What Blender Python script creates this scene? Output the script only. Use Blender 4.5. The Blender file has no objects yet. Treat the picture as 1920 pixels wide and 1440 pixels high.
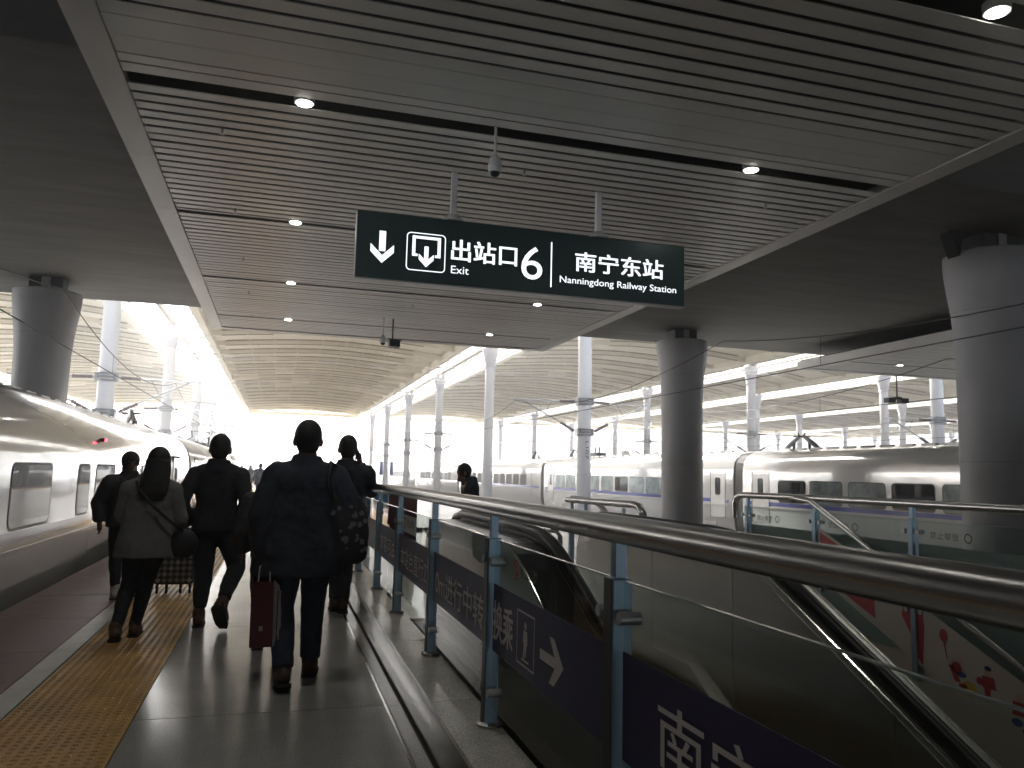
import bpy, math, random
import numpy as np
from mathutils import Vector, Matrix
random.seed(7)
SC = bpy.context.scene
COL = SC.collection
PI = math.pi
R = math.radians

# ------------------------------------------------------------------ camera
cam_d = bpy.data.cameras.new('camera')
cam = bpy.data.objects.new('camera', cam_d); COL.objects.link(cam); SC.camera = cam
cam_d.sensor_width = 36; cam_d.lens = 27.7; cam_d.clip_start = 0.05; cam_d.clip_end = 4000
rows = ((0.95852843, -0.05473456, -0.27969157), (-0.28401328, -0.10198659, -0.95338093), (0.0236581, 0.99327885, -0.11330238))
M = Matrix(rows).to_4x4(); M.translation = (0, 0, 1.45)
cam.matrix_world = M

# ------------------------------------------------------------------ light
w = bpy.data.worlds.new('World'); SC.world = w; w.use_nodes = True
nt = w.node_tree; nt.nodes.clear()
sky = nt.nodes.new('ShaderNodeTexSky'); sky.sky_type = 'NISHITA'; sky.sun_disc = False
SUN_EL, SUN_ROT = R(48), R(-25)
sky.sun_elevation = SUN_EL; sky.sun_rotation = SUN_ROT
sky.air_density = 1.0; sky.dust_density = 6.0; sky.ozone_density = 1.0; sky.altitude = 50
hs = nt.nodes.new('ShaderNodeHueSaturation'); hs.inputs['Saturation'].default_value = 0.50
bg = nt.nodes.new('ShaderNodeBackground'); bg.inputs['Strength'].default_value = 0.15
wo = nt.nodes.new('ShaderNodeOutputWorld')
nt.links.new(sky.outputs[0], hs.inputs['Color']); nt.links.new(hs.outputs[0], bg.inputs[0]); nt.links.new(bg.outputs[0], wo.inputs[0])
sd = bpy.data.lights.new('sun', 'SUN'); sd.energy = 2.0; sd.angle = R(12); sd.color = (1.0, 0.975, 0.94)
so = bpy.data.objects.new('sun', sd); COL.objects.link(so)
# direction to the sun (azimuth measured like the sky texture, from +Y clockwise)
az = SUN_ROT
sv = Vector((math.sin(az)*math.cos(SUN_EL), math.cos(az)*math.cos(SUN_EL), math.sin(SUN_EL)))
so.rotation_euler = sv.to_track_quat('Z', 'Y').to_euler()
vs = SC.view_settings
vs.view_transform = 'Standard'; vs.look = 'None'; vs.exposure = 3.1; vs.gamma = 1; vs.use_curve_mapping = False
SC.cycles.max_bounces = 8; SC.cycles.diffuse_bounces = 5; SC.cycles.glossy_bounces = 5; SC.cycles.transparent_max_bounces = 16
SC.cycles.transmission_bounces = 6
SC.cycles.use_denoising = True
SC.cycles.sample_clamp_indirect = 6
SC.cycles.caustics_reflective = False; SC.cycles.caustics_refractive = False

# ------------------------------------------------------------------ materials
MATS = {}
def mat(name, col, rough=0.5, metal=0.0, var=0.0, scale=3.0, bump=0.0, bscale=40.0, coat=0.0, spec=0.5, stretch=None, rvar=0.0, ov=0.0, speck=0.0):
    m = bpy.data.materials.new(name); m.use_nodes = True; MATS[name] = m
    t = m.node_tree; b = t.nodes['Principled BSDF']
    b.inputs['Base Color'].default_value = (*col, 1); b.inputs['Roughness'].default_value = rough
    b.inputs['Metallic'].default_value = metal; b.inputs['Coat Weight'].default_value = coat
    b.inputs['Coat Roughness'].default_value = 0.06
    b.inputs['Specular IOR Level'].default_value = spec
    if var or bump or rvar:
        g = t.nodes.new('ShaderNodeNewGeometry'); mp = t.nodes.new('ShaderNodeMapping')
        t.links.new(g.outputs['Position'], mp.inputs[0])
        if stretch: mp.inputs['Scale'].default_value = stretch
    if var:
        n = t.nodes.new('ShaderNodeTexNoise'); n.inputs['Scale'].default_value = scale; n.inputs['Detail'].default_value = 6; n.inputs['Roughness'].default_value = 0.65
        t.links.new(mp.outputs[0], n.inputs['Vector'])
        r = t.nodes.new('ShaderNodeMapRange'); r.inputs['From Min'].default_value = .25; r.inputs['From Max'].default_value = .75
        r.inputs['To Min'].default_value = 1-var; r.inputs['To Max'].default_value = 1+var
        t.links.new(n.outputs['Fac'], r.inputs['Value'])
        if speck:      # stone grain
            ns = t.nodes.new('ShaderNodeTexNoise'); ns.inputs['Scale'].default_value = 110; ns.inputs['Detail'].default_value = 2; t.links.new(mp.outputs[0], ns.inputs['Vector'])
            rs = t.nodes.new('ShaderNodeMapRange'); rs.inputs['From Min'].default_value = .35; rs.inputs['From Max'].default_value = .65; rs.inputs['To Min'].default_value = 1-speck; rs.inputs['To Max'].default_value = 1+speck
            t.links.new(ns.outputs['Fac'], rs.inputs['Value']); mu = t.nodes.new('ShaderNodeMath'); mu.operation = 'MULTIPLY'
            t.links.new(r.outputs[0], mu.inputs[0]); t.links.new(rs.outputs[0], mu.inputs[1]); r = mu
        x = t.nodes.new('ShaderNodeMix'); x.data_type = 'RGBA'; x.blend_type = 'MULTIPLY'; x.inputs[0].default_value = 1
        x.inputs[6].default_value = (*col, 1); t.links.new(r.outputs[0], x.inputs[7]); t.links.new(x.outputs[2], b.inputs['Base Color'])
        if rvar:
            q = t.nodes.new('ShaderNodeMapRange'); q.inputs['From Min'].default_value = .3; q.inputs['From Max'].default_value = .7
            q.inputs['To Min'].default_value = max(0, rough-rvar); q.inputs['To Max'].default_value = rough+rvar
            t.links.new(n.outputs['Fac'], q.inputs['Value']); t.links.new(q.outputs[0], b.inputs['Roughness'])
    if ov:
        oi = t.nodes.new('ShaderNodeObjectInfo'); r2 = t.nodes.new('ShaderNodeMapRange'); r2.inputs['To Min'].default_value = 1-ov; r2.inputs['To Max'].default_value = 1+ov
        t.links.new(oi.outputs['Random'], r2.inputs['Value']); x2 = t.nodes.new('ShaderNodeMix'); x2.data_type = 'RGBA'; x2.blend_type = 'MULTIPLY'; x2.inputs[0].default_value = 1
        x2.inputs[6].default_value = (*col, 1)
        if var: t.links.new(x.outputs[2], x2.inputs[6])
        t.links.new(r2.outputs[0], x2.inputs[7]); t.links.new(x2.outputs[2], b.inputs['Base Color'])
    if bump:
        n2 = t.nodes.new('ShaderNodeTexNoise'); n2.inputs['Scale'].default_value = bscale; n2.inputs['Detail'].default_value = 3
        t.links.new(mp.outputs[0], n2.inputs['Vector'])
        bp = t.nodes.new('ShaderNodeBump'); bp.inputs['Strength'].default_value = bump; bp.inputs['Distance'].default_value = 0.02
        t.links.new(n2.outputs['Fac'], bp.inputs['Height']); t.links.new(bp.outputs[0], b.inputs['Normal'])
    return m
def emis(name, col, s):
    m = bpy.data.materials.new(name); m.use_nodes = True; t = m.node_tree; t.nodes.clear()
    e = t.nodes.new('ShaderNodeEmission'); e.inputs[0].default_value = (*col, 1); e.inputs[1].default_value = s
    o = t.nodes.new('ShaderNodeOutputMaterial'); t.links.new(e.outputs[0], o.inputs[0]); MATS[name] = m; return m
def glass(name, tint, rough=0.0, opac=0.0, ocol=(.5, .5, .5)):
    m = bpy.data.materials.new(name); m.use_nodes = True; t = m.node_tree; t.nodes.clear()
    tr = t.nodes.new('ShaderNodeBsdfTransparent'); tr.inputs[0].default_value = (*tint, 1)
    gl = t.nodes.new('ShaderNodeBsdfGlossy'); gl.inputs['Roughness'].default_value = rough
    fr = t.nodes.new('ShaderNodeFresnel'); fr.inputs[0].default_value = 1.45
    mx = t.nodes.new('ShaderNodeMixShader'); o = t.nodes.new('ShaderNodeOutputMaterial')
    ge = t.nodes.new('ShaderNodeNewGeometry'); mm = t.nodes.new('ShaderNodeMath'); mm.operation = 'SUBTRACT'; mm.use_clamp = True
    t.links.new(fr.outputs[0], mm.inputs[0]); t.links.new(ge.outputs['Backfacing'], mm.inputs[1])
    t.links.new(mm.outputs[0], mx.inputs[0]); t.links.new(tr.outputs[0], mx.inputs[1]); t.links.new(gl.outputs[0], mx.inputs[2])
    out = mx
    if opac:
        d = t.nodes.new('ShaderNodeBsdfDiffuse'); d.inputs[0].default_value = (*ocol, 1)
        m2 = t.nodes.new('ShaderNodeMixShader'); m2.inputs[0].default_value = opac
        t.links.new(mx.outputs[0], m2.inputs[1]); t.links.new(d.outputs[0], m2.inputs[2]); out = m2
    t.links.new(out.outputs[0], o.inputs[0]); MATS[name] = m; return m

mat('gravel', (.20, .195, .19), .9, var=.5, scale=8, bump=.8, bscale=30)
mat('earth', (.40, .41, .41), .9, var=.2, scale=.05)
mat('rail_steel', (.30, .27, .25), .35, 1)
mat('concrete', (.34, .33, .31), .8, var=.16, scale=.6, bump=.15, bscale=12)
mat('platform_wall', (.36, .35, .33), .8, var=.15)
mat('terrazzo', (.39, .385, .37), .17, var=.16, scale=1.1, bump=.05, bscale=60, spec=.6, ov=.06, speck=.22)
mat('terrazzo_light', (.50, .49, .46), .25, var=.2, scale=3, ov=.05, speck=.15)
mat('yellow_tile', (.58, .34, .105), .45, var=.32, scale=3, bump=.1, bscale=60, ov=.10, speck=.15)
mat('white_strip', (.50, .49, .44), .45, var=.25, scale=4)
mat('red_pavement', (.15, .062, .058), .50, var=.3, scale=5, bump=.3, bscale=120, spec=.35)
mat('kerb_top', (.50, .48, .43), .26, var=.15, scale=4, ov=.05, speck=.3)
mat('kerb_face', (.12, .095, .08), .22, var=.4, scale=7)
mat('joint', (.05, .045, .04), .7)
mat('soffit', (.13, .128, .125), .85, var=.30, scale=1.2, bump=.25, bscale=6, stretch=(.35, 1.6, 1))
mat('column', (.33, .33, .34), .55, var=.10, scale=1.5, bump=.05, bscale=10)
mat('column_joint', (.22, .22, .225), .7)
mat('dark_void', (.03, .03, .032), .9)
mat('slat', (.49, .495, .48), .42, metal=.3, var=.06, scale=1.5, ov=.05)
mat('slat_plain', (.42, .43, .415), .42, metal=.3, var=.08, scale=1.2, ov=.04)
mat('trim', (.46, .455, .44), .45, metal=.2, var=.08, scale=1, ov=.05)
mat('canopy_tube', (.42, .385, .32), .5)
mat('canopy', (.84, .795, .69), .7, var=.06, scale=.4)
mat('canopy_beam', (.84, .80, .70), .6, var=.05, scale=.6)
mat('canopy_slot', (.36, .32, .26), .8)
mat('post_cap', (.50, .49, .50), .5)
mat('post_white', (.64, .63, .635), .4, var=.04, scale=1.2)
mat('tray', (.72, .70, .66), .5)
mat('steel_grey', (.42, .43, .44), .4, .8)
mat('dark_metal', (.05, .055, .06), .5, .4)
mat('insulator', (.16, .13, .13), .35)
mat('wire', (.06, .06, .06), .6)
mat('train_white', (.66, .66, .65), .14, .25, var=.03, scale=.6, coat=.8, bump=.06, bscale=1.3, stretch=(1, .5, 1.5))
mat('train_grey', (.40, .39, .37), .25, coat=.3, var=.05)
mat('train_blue', (.055, .075, .30), .22, coat=.6)
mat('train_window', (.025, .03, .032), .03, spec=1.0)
mat('train_window_reflect', (.26, .31, .31), .10, spec=.9, var=.75, scale=1.6)  # pale green mottle painted in for greenery mirrored in the panes
mat('train_seal', (.03, .03, .03), .5)
mat('bellows', (.10, .095, .09), .6)
mat('brushed', (.47, .47, .45), .30, .9, var=.07, scale=2.0, stretch=(1, .4, 3))
mat('panel_steel', (.46, .46, .44), .36, .8, var=.08, scale=1.6, stretch=(1, .5, 2.5))
mat('tube_steel', (.45, .445, .44), .27, 1, var=.06, scale=5)
mat('bright_trim', (.75, .74, .70), .12, 1)
mat('post_blue', (.27, .37, .45), .34, .75, var=.05, scale=8)
mat('sole', (.03, .028, .026), .85)
mat('rubber', (.014, .014, .016), .38, spec=.3)
mat('reflection_dark', (.06, .06, .06), .3, .6)  # dark soffit reflection put into the colour, for the balustrade top
mat('step_metal', (.20, .20, .20), .4, .8)
mat('stair_stone', (.30, .29, .27), .35, var=.2, scale=8)
bt = MATS['brushed'].node_tree; cx = bt.nodes.new('ShaderNodeCombineXYZ'); cx.inputs[1].default_value = .903; cx.inputs[2].default_value = .43
bb = bt.nodes['Principled BSDF']; bb.inputs['Anisotropic'].default_value = .9; bt.links.new(cx.outputs[0], bb.inputs['Tangent'])
glass('pane', (.92, .96, .945))
glass('pane_film', (.40, .52, .50), .05, .85, (.40, .44, .44))
mat('glass_edge', (.10, .20, .17), .15)
mat('banner', (.034, .031, .088), .55, var=.06, scale=2)
mat('banner_text', (.68, .64, .64), .6)
mat('sticker', (.62, .64, .60), .5)
mat('ink', (.06, .05, .05), .6); mat('ink_red', (.42, .05, .04), .6); mat('ink_yellow', (.60, .38, .06), .6); mat('ink_blue', (.05, .10, .30), .6); mat('ink_skin', (.62, .38, .28), .6)
mat('decal_cream', (.55, .50, .44), .4, var=.05)
mat('decal_red', (.45, .05, .05), .4, var=.25, scale=5)
mat('sign_body', (.016, .045, .048), .35, .2)
emis('sign_text', (.90, .96, 1.0), .17)
emis('lamp', (1.0, .97, .88), 8)
emis('red_lamp', (1.0, .05, .08), 1.2)
mat('camera_white', (.55, .56, .56), .35)
mat('camera_dark', (.02, .02, .02), .1)
mat('cloth_navy', (.040, .047, .066), .9, var=.2, scale=20)
mat('cloth_black', (.034, .037, .048), .9, var=.2, scale=20)
mat('cloth_denim', (.036, .045, .070), .9, var=.3, scale=30)
mat('cloth_grey', (.19, .19, .19), .95, var=.15, scale=40, bump=.3, bscale=200)
mat('cloth_puffer', (.042, .040, .046), .6)
mat('hair', (.020, .019, .020), .55, bump=.3, bscale=150)
mat('skin', (.17, .10, .075), .55)
mat('leather_tan', (.10, .06, .038), .6, var=.2, scale=20)
mat('leather_pale', (.42, .38, .34), .6)
mat('shoe_brown', (.065, .035, .022), .6)
mat('bag_red', (.11, .015, .018), .55)
mat('bag_stripe', (.35, .33, .34), .45)
mat('bag_black', (.03, .03, .035), .7)
mat('bag_petal', (.20, .20, .23), .8)
mat('case_light', (.23, .22, .22), .5)
mat('case_dark', (.03, .028, .028), .5)
mat('box_maroon', (.10, .022, .024), .4)
mat('poster_blue', (.08, .25, .50), .5)

# ------------------------------------------------------------------ helpers
ORG = {}
def link(o, parent=None):
    COL.objects.link(o)
    if parent is not None: o.parent = parent; ORG[o.name] = ORG[parent.name]
    else: ORG.setdefault(o.name, Vector((0, 0, 0)))
    return o
def tag(o, label, cat, group=None):
    o['label'] = label; o['category'] = cat
    if group: o['group'] = group
    return o
def thing(name, label, cat, loc=(0, 0, 0), group=None):
    o = bpy.data.objects.new(name, None); o.location = loc; o.empty_display_size = .2
    COL.objects.link(o); ORG[o.name] = Vector(loc)
    return tag(o, label, cat, group)
def dup(root, loc, label=None, rz=None):
    r = root.copy(); COL.objects.link(r); r.location = loc; ORG[r.name] = Vector(loc)
    if rz is not None: r.rotation_euler = (0, 0, rz)
    if label: r['label'] = label
    for ch in list(root.children):
        c = ch.copy(); COL.objects.link(c); c.parent = r
        for g in list(ch.children):
            d = g.copy(); COL.objects.link(d); d.parent = c
    return r
class MB:
    def __init__(s): s.v = []; s.f = []
    def add(s, vs, fs):
        n = len(s.v); s.v += [tuple(v) for v in vs]; s.f += [tuple(i+n for i in f) for f in fs]; return s
    def box(s, x0, x1, y0, y1, z0, z1):
        return s.add([(x0,y0,z0),(x1,y0,z0),(x1,y1,z0),(x0,y1,z0),(x0,y0,z1),(x1,y0,z1),(x1,y1,z1),(x0,y1,z1)],
                     [(0,3,2,1),(4,5,6,7),(0,1,5,4),(1,2,6,5),(2,3,7,6),(3,0,4,7)])
    def hexa(s, p): return s.add(p, [(0,3,2,1),(4,5,6,7),(0,1,5,4),(1,2,6,5),(2,3,7,6),(3,0,4,7)])
    def tube(s, path, r, n=10, cap=True):
        P = [Vector(p) for p in path]; rr = r if isinstance(r, (list, tuple)) else [r]*len(P)
        rings = []; u = None
        for i, p in enumerate(P):
            d = (P[min(i+1, len(P)-1)] - P[max(i-1, 0)]).normalized()
            if u is None:
                u = d.orthogonal().normalized()
            else:
                u = (u - d*u.dot(d)).normalized()
            vv = d.cross(u); rings.append([p + (u*math.cos(2*PI*k/n) + vv*math.sin(2*PI*k/n))*rr[i] for k in range(n)])
        vs = [q for r_ in rings for q in r_]; fs = []
        for i in range(len(P)-1):
            for k in range(n):
                a = i*n+k; b = i*n+(k+1) % n; fs.append((a, b, b+n, a+n))
        if cap: fs.append(tuple(range(n-1, -1, -1))); fs.append(tuple((len(P)-1)*n+k for k in range(n)))
        return s.add(vs, fs)
    def lathe(s, c, prof, n=24):
        vs = []; fs = []
        for r, z in prof:
            for k in range(n): vs.append((c[0]+r*math.cos(2*PI*k/n), c[1]+r*math.sin(2*PI*k/n), c[2]+z))
        for i in range(len(prof)-1):
            for k in range(n):
                a = i*n+k; b = i*n+(k+1) % n; fs.append((a, b, b+n, a+n))
        fs.append(tuple(range(n-1, -1, -1))); fs.append(tuple((len(prof)-1)*n+k for k in range(n)))
        return s.add(vs, fs)
    def prism_x(s, poly, x0, x1):      # poly of (y, z), extruded along x
        n = len(poly); vs = [(x0, y, z) for y, z in poly] + [(x1, y, z) for y, z in poly]
        fs = [tuple(range(n)), tuple(range(2*n-1, n-1, -1))] + [(i, (i+1) % n + 0, (i+1) % n + n, i+n)[::-1] for i in range(n)]
        return s.add(vs, fs)
    def prism_y(s, poly, y0, y1):      # poly of (x, z)
        n = len(poly); vs = [(x, y0, z) for x, z in poly] + [(x, y1, z) for x, z in poly]
        fs = [tuple(range(n-1, -1, -1)), tuple(range(n, 2*n))] + [(i, (i+1) % n, (i+1) % n + n, i+n) for i in range(n)]
        return s.add(vs, fs)
    def ball(s, c, r, n=12, m=8):
        rx, ry, rz = r if isinstance(r, (tuple, list)) else (r, r, r)
        prof = [(math.sin(PI*i/m), -math.cos(PI*i/m)) for i in range(1, m)]
        vs = [(c[0], c[1], c[2]-rz)]; fs = []
        for a, z in prof:
            for k in range(n): vs.append((c[0]+rx*a*math.cos(2*PI*k/n), c[1]+ry*a*math.sin(2*PI*k/n), c[2]+rz*z))
        vs.append((c[0], c[1], c[2]+rz)); L = len(vs)-1
        for k in range(n): fs.append((0, 1+(k+1) % n, 1+k)); fs.append((L, L-n+k, L-n+(k+1) % n))
        for i in range(m-2):
            for k in range(n):
                a = 1+i*n+k; b = 1+i*n+(k+1) % n; fs.append((a, b, b+n, a+n))
        return s.add(vs, fs)
    def chain(s, pts, rad, n=10):      # limbs: balls at joints, tapered tubes between
        for p, r in zip(pts, rad): s.ball(p, r, n, 6)
        for i in range(len(pts)-1): s.tube([pts[i], pts[i+1]], [rad[i], rad[i+1]], n)
        return s
    def loft(s, secs, n=20):           # sections (cx, cy, z, rx, ry)
        vs = []; fs = []
        for cx, cy, z, rx, ry in secs:
            for k in range(n):
                a = 2*PI*k/n; ca, sa = math.cos(a), math.sin(a)
                vs.append((cx+rx*math.copysign(abs(ca)**.8, ca), cy+ry*math.copysign(abs(sa)**.8, sa), z))
        for i in range(len(secs)-1):
            for k in range(n):
                a = i*n+k; b = i*n+(k+1) % n; fs.append((a, b, b+n, a+n))
        fs.append(tuple(range(n-1, -1, -1))); fs.append(tuple((len(secs)-1)*n+k for k in range(n)))
        return s.add(vs, fs)
    def mesh(s, name, m, off=Vector((0, 0, 0)), smooth=False):
        me = bpy.data.meshes.new(name); me.from_pydata([(v[0]-off.x, v[1]-off.y, v[2]-off.z) for v in s.v], [], s.f)
        me.materials.append(MATS[m] if isinstance(m, str) else m)
        if smooth: me.polygons.foreach_set('use_smooth', [True]*len(me.polygons))
        me.validate(); me.update(); return me
    def obj(s, name, m, parent=None, smooth=False, auto=False):
        off = ORG[parent.name] if parent is not None else Vector((0, 0, 0))
        o = bpy.data.objects.new(name, s.mesh(name, m, off, smooth))
        link(o, parent)
        if auto:
            try: o.data.set_sharp_from_angle(angle=R(35))
            except Exception: pass
        return o
def B(*a): return MB().box(*a)
def struct(o): o['kind'] = 'structure'; return o
def bevel(o, wd=.01, seg=2):
    m = o.modifiers.new('bevel', 'BEVEL'); m.width = wd; m.segments = seg; m.limit_method = 'ANGLE'; m.angle_limit = R(40); return o
def inst(name, me, parent, loc):
    o = bpy.data.objects.new(name, me); link(o, parent); o.location = loc; return o

def text(s, name, m, parent, org, xd, ud, wid, hei, depth=.004, bold=.0):
    """a line of lettering fitted into a width x height rectangle whose lower left corner is org"""
    c = bpy.data.curves.new('t', 'FONT'); c.body = s; c.extrude = 0; c.resolution_u = 4
    o = bpy.data.objects.new('t', c); COL.objects.link(o)
    dg = bpy.context.evaluated_depsgraph_get(); me = bpy.data.meshes.new_from_object(o.evaluated_get(dg))
    bpy.data.objects.remove(o); bpy.data.curves.remove(c)
    n = len(me.vertices)
    if n == 0: return None
    a = np.empty(n*3); me.vertices.foreach_get('co', a); a = a.reshape(-1, 3)
    lo = a.min(0); hi = a.max(0); k = np.array([wid/max(hi[0]-lo[0], 1e-6), hei/max(hi[1]-lo[1], 1e-6)])
    xd = Vector(xd); ud = Vector(ud); nd = xd.cross(ud)
    off = ORG[parent.name] if parent is not None else Vector((0, 0, 0)); p0 = Vector(org)-off
    out = np.array(p0)[None] + ((a[:, 0]-lo[0])*k[0])[:, None]*np.array(xd)[None] + ((a[:, 1]-lo[1])*k[1])[:, None]*np.array(ud)[None] + depth*np.array(nd)[None]
    me.vertices.foreach_set('co', out.ravel())
    if bold:       # heavier strokes: the same outline again, shifted by a fraction of the letter height
        fs = [tuple(p.vertices) for p in me.polygons]; e = hei*bold*1.1; big = MB()
        for j, (u_, v_) in enumerate(((-1, -.6), (1, -.6), (-1, .6), (1, .6), (0, 0))):
            sh = np.array(xd)*e*u_ + np.array(ud)*e*v_ + np.array(nd)*(.00012*j); big.add([tuple(q) for q in (out+sh)], fs)
        me = bpy.data.meshes.new(name); me.from_pydata(big.v, [], big.f)
    me.materials.clear(); me.materials.append(MATS[m]); me.name = name; me.update()
    o = bpy.data.objects.new(name, me); return link(o, parent)

def flat(polys, name, m, parent, org, xd, ud, depth=.004):
    """flat print: polygons in (x, up) metres on the plane through org"""
    xd = Vector(xd); ud = Vector(ud); nd = xd.cross(ud); b = MB()
    for p in polys:
        b.add([Vector(org)+xd*q[0]+ud*q[1]+nd*depth for q in p], [tuple(range(len(p)))])
    return b.obj(name, m, parent)
def disc(cx, cy, rx, ry=None, n=16):
    ry = ry or rx; return [(cx+rx*math.cos(2*PI*k/n), cy+ry*math.sin(2*PI*k/n)) for k in range(n)]
def ringq(cx, cy, ro, ri, n=24, ey=1):
    out = []
    for k in range(n):
        a, b = 2*PI*k/n, 2*PI*(k+1)/n
        out.append([(cx+ro*math.cos(a), cy+ey*ro*math.sin(a)), (cx+ro*math.cos(b), cy+ey*ro*math.sin(b)), (cx+ri*math.cos(b), cy+ey*ri*math.sin(b)), (cx+ri*math.cos(a), cy+ey*ri*math.sin(a))])
    return out

# ------------------------------------------------------------------ ground, tracks, platform
struct(B(-700, 700, -300, 1500, -1.6, -1.36).obj('ground', 'earth'))
struct(B(-60, 120, -60, 240, -1.355, -1.15).obj('ballast', 'gravel'))
for x in (-11.6, -4.35, 10.75, 17.85, 33.0, 39.3, 44.5, 51.0):
    t = struct(bpy.data.objects.new('railway_track', None)); t.location = (x, 0, -1.15); COL.objects.link(t); ORG[t.name] = Vector((x, 0, -1.15))
    for s in (-.75, .75): B(x+s-.035, x+s+.035, -55, 238, -1.05, -.9).obj('rail', 'rail_steel', t)
    sb = MB()
    for k in range(420): sb.box(x-1.25, x+1.25, -50+k*.68, -49.75+k*.68, -1.15, -1.05)
    o = sb.obj('sleeper', 'concrete', t); o['kind'] = 'stuff'

PL0, PL1, PEND = -2.50, 9.0, 150
plat = struct(B(PL0, 1.05, -60, PEND, -1.15, -.03).obj('platform', 'platform_wall'))
B(1.05, 5.445, 8.0, PEND, -1.15, -.03).obj('platform_core', 'platform_wall', plat)
B(5.45, PL1, -60, PEND, -1.15, -.03).obj('platform_core', 'platform_wall', plat)
B(1.05, 5.45, -60, -9, -1.15, -.03).obj('platform_core', 'platform_wall', plat)
# surfaces: red strip, white strip, tactile tiles, terrazzo slabs with real joints
def slab_row(name, m, x0, x1, ys, z1=0.0, g=.004, parent=plat, z0=-.03):
    cache = {}
    for a, b in zip(ys[:-1], ys[1:]):
        L = round(b-a, 3)
        if L not in cache: cache[L] = B(x0+g, x1-g, g, L-g, z0, z1).mesh(name, m)
        inst(name, cache[L], parent, (0, a, 0))
yj = [-9, -6.15, -3.3, -.45, 2.4-.0, 5.1-.0, 7.84] + [7.84+2.85*k for k in range(1, 14)]
B(PL0, -1.59, -60, PEND, -.03, -.012).obj('grout', 'joint', plat)
B(-1.59, .82, -60, PEND, -.03, -.012).obj('grout', 'joint', plat)
slab_row('red_paving', 'red_pavement', PL0, -1.59, [-9]+[-.2+1.45*k for k in range(0, 30)])
B(PL0, -1.59, 42, PEND, -.012, 0).obj('red_paving', 'red_pavement', plat)
slab_row('white_paving', 'white_strip', -1.59, -1.42, [-9]+[-.6+2.9*k for k in range(0, 16)])
B(-1.59, -1.42, 43, PEND, -.012, 0).obj('white_paving', 'white_strip', plat)
slab_row('terrazzo_slab', 'terrazzo', -.715, .72, yj)
B(-.715, .72, yj[-1], PEND, -.012, 0).obj('terrazzo_slab', 'terrazzo', plat)
slab_row('edge_slab', 'terrazzo', .735, .82, yj)
B(.72, .735, -9, 9.2, -.012, -.004).obj('edge_strip', 'bright_trim', plat)
B(.735, .82, yj[-1], PEND, -.012, 0).obj('edge_slab', 'terrazzo', plat)
# beyond the escalator: pale slabs
B(1.05, 5.45, 8.0, PEND, -.03, -.012).obj('grout', 'joint', plat); B(5.45, PL1, -9, PEND, -.03, -.012).obj('grout', 'joint', plat)
for x0, x1 in ((.82, 2.9), (2.9, 5.45)):
    slab_row('terrazzo_slab', 'terrazzo_light', x0, x1, [10.0]+yj[8:])
    B(x0, x1, yj[-1], PEND, -.012, 0).obj('terrazzo_slab', 'terrazzo_light', plat)
B(1.09, 5.45, 8.0, 10.0, -.012, 0).obj('terrazzo_slab', 'terrazzo_light', plat)
slab_row('terrazzo_slab', 'terrazzo_light', 5.46, 7.2, yj); B(5.46, 7.2, yj[-1], PEND, -.012, 0).obj('terrazzo_slab', 'terrazzo_light', plat)
B(7.2, 7.85, -9, PEND, -.012, .0).obj('tactile_tile', 'yellow_tile', plat); B(7.85, 8.0, -9, PEND, -.012, 0).obj('white_paving', 'white_strip', plat); B(8.0, PL1, -9, PEND, -.012, 0).obj('red_paving', 'red_pavement', plat)
# tactile tiles
tile = B(.002, .346, .002, .343, -.03, 0).mesh('tactile_tile', 'yellow_tile')
for c in range(2):
    for k in range(100): inst('tactile_tile', tile, plat, (-1.412+c*.348, 1.5+k*.345, 0))
B(-1.42, -.715, 36, PEND, -.012, 0).obj('tactile_tile', 'yellow_tile', plat)
B(-1.42, -.715, -9, 1.5, -.012, 0).obj('tactile_tile', 'yellow_tile', plat)
db = MB()
for r_ in range(2):
    for i in range(6):
        x = -1.412+.031+r_*.348+i*.0565
        for j in range(int(13/.0575)):
            y = 2.6+j*.0575; a, h = .017, .006
            db.add([(x-a, y-a*.9, 0), (x+a, y-a*.9, 0), (x+a, y+a*.9, 0), (x-a, y+a*.9, 0), (x-a*.55, y-a*.5, h), (x+a*.55, y-a*.5, h), (x+a*.55, y+a*.5, h), (x-a*.55, y+a*.5, h)],
                   [(4,5,6,7),(0,1,5,4),(1,2,6,5),(2,3,7,6),(3,0,4,7)])
        db.box(x-.016, x+.016, 15.6, 70, 0, .005)
o = db.obj('tactile_bump', 'yellow_tile', plat); o['kind'] = 'stuff'

# kerb around the opening
kerb = thing('stone_kerb', 'low polished stone kerb under the near glass railing beside the walkway', 'kerb', (.82, 0, 0))
ks = [-9, -6, -3, -.3, 1.2, 2.7, 4.2, 5.7, 7.2, 8.72, 10.0]
for a, b in zip(ks[:-1], ks[1:]):
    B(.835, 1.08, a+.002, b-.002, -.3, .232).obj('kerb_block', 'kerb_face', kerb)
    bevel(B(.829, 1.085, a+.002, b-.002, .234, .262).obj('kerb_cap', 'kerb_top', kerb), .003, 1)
# stairwell shell below the platform
struct(B(1.06, 1.12, -9, 8.0, -6, -.31).obj('stairwell_wall', 'concrete')); struct(B(5.44, 5.449, -9, 8.0, -6, -.0).obj('stairwell_wall', 'decal_cream'))
struct(B(1.0, 5.5, -9.1, -9.0, -6, -.04).obj('stairwell_wall', 'concrete')); struct(B(1.0, 5.5, -9, 8.0, -6.1, -6).obj('stairwell_floor', 'concrete'))

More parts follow.
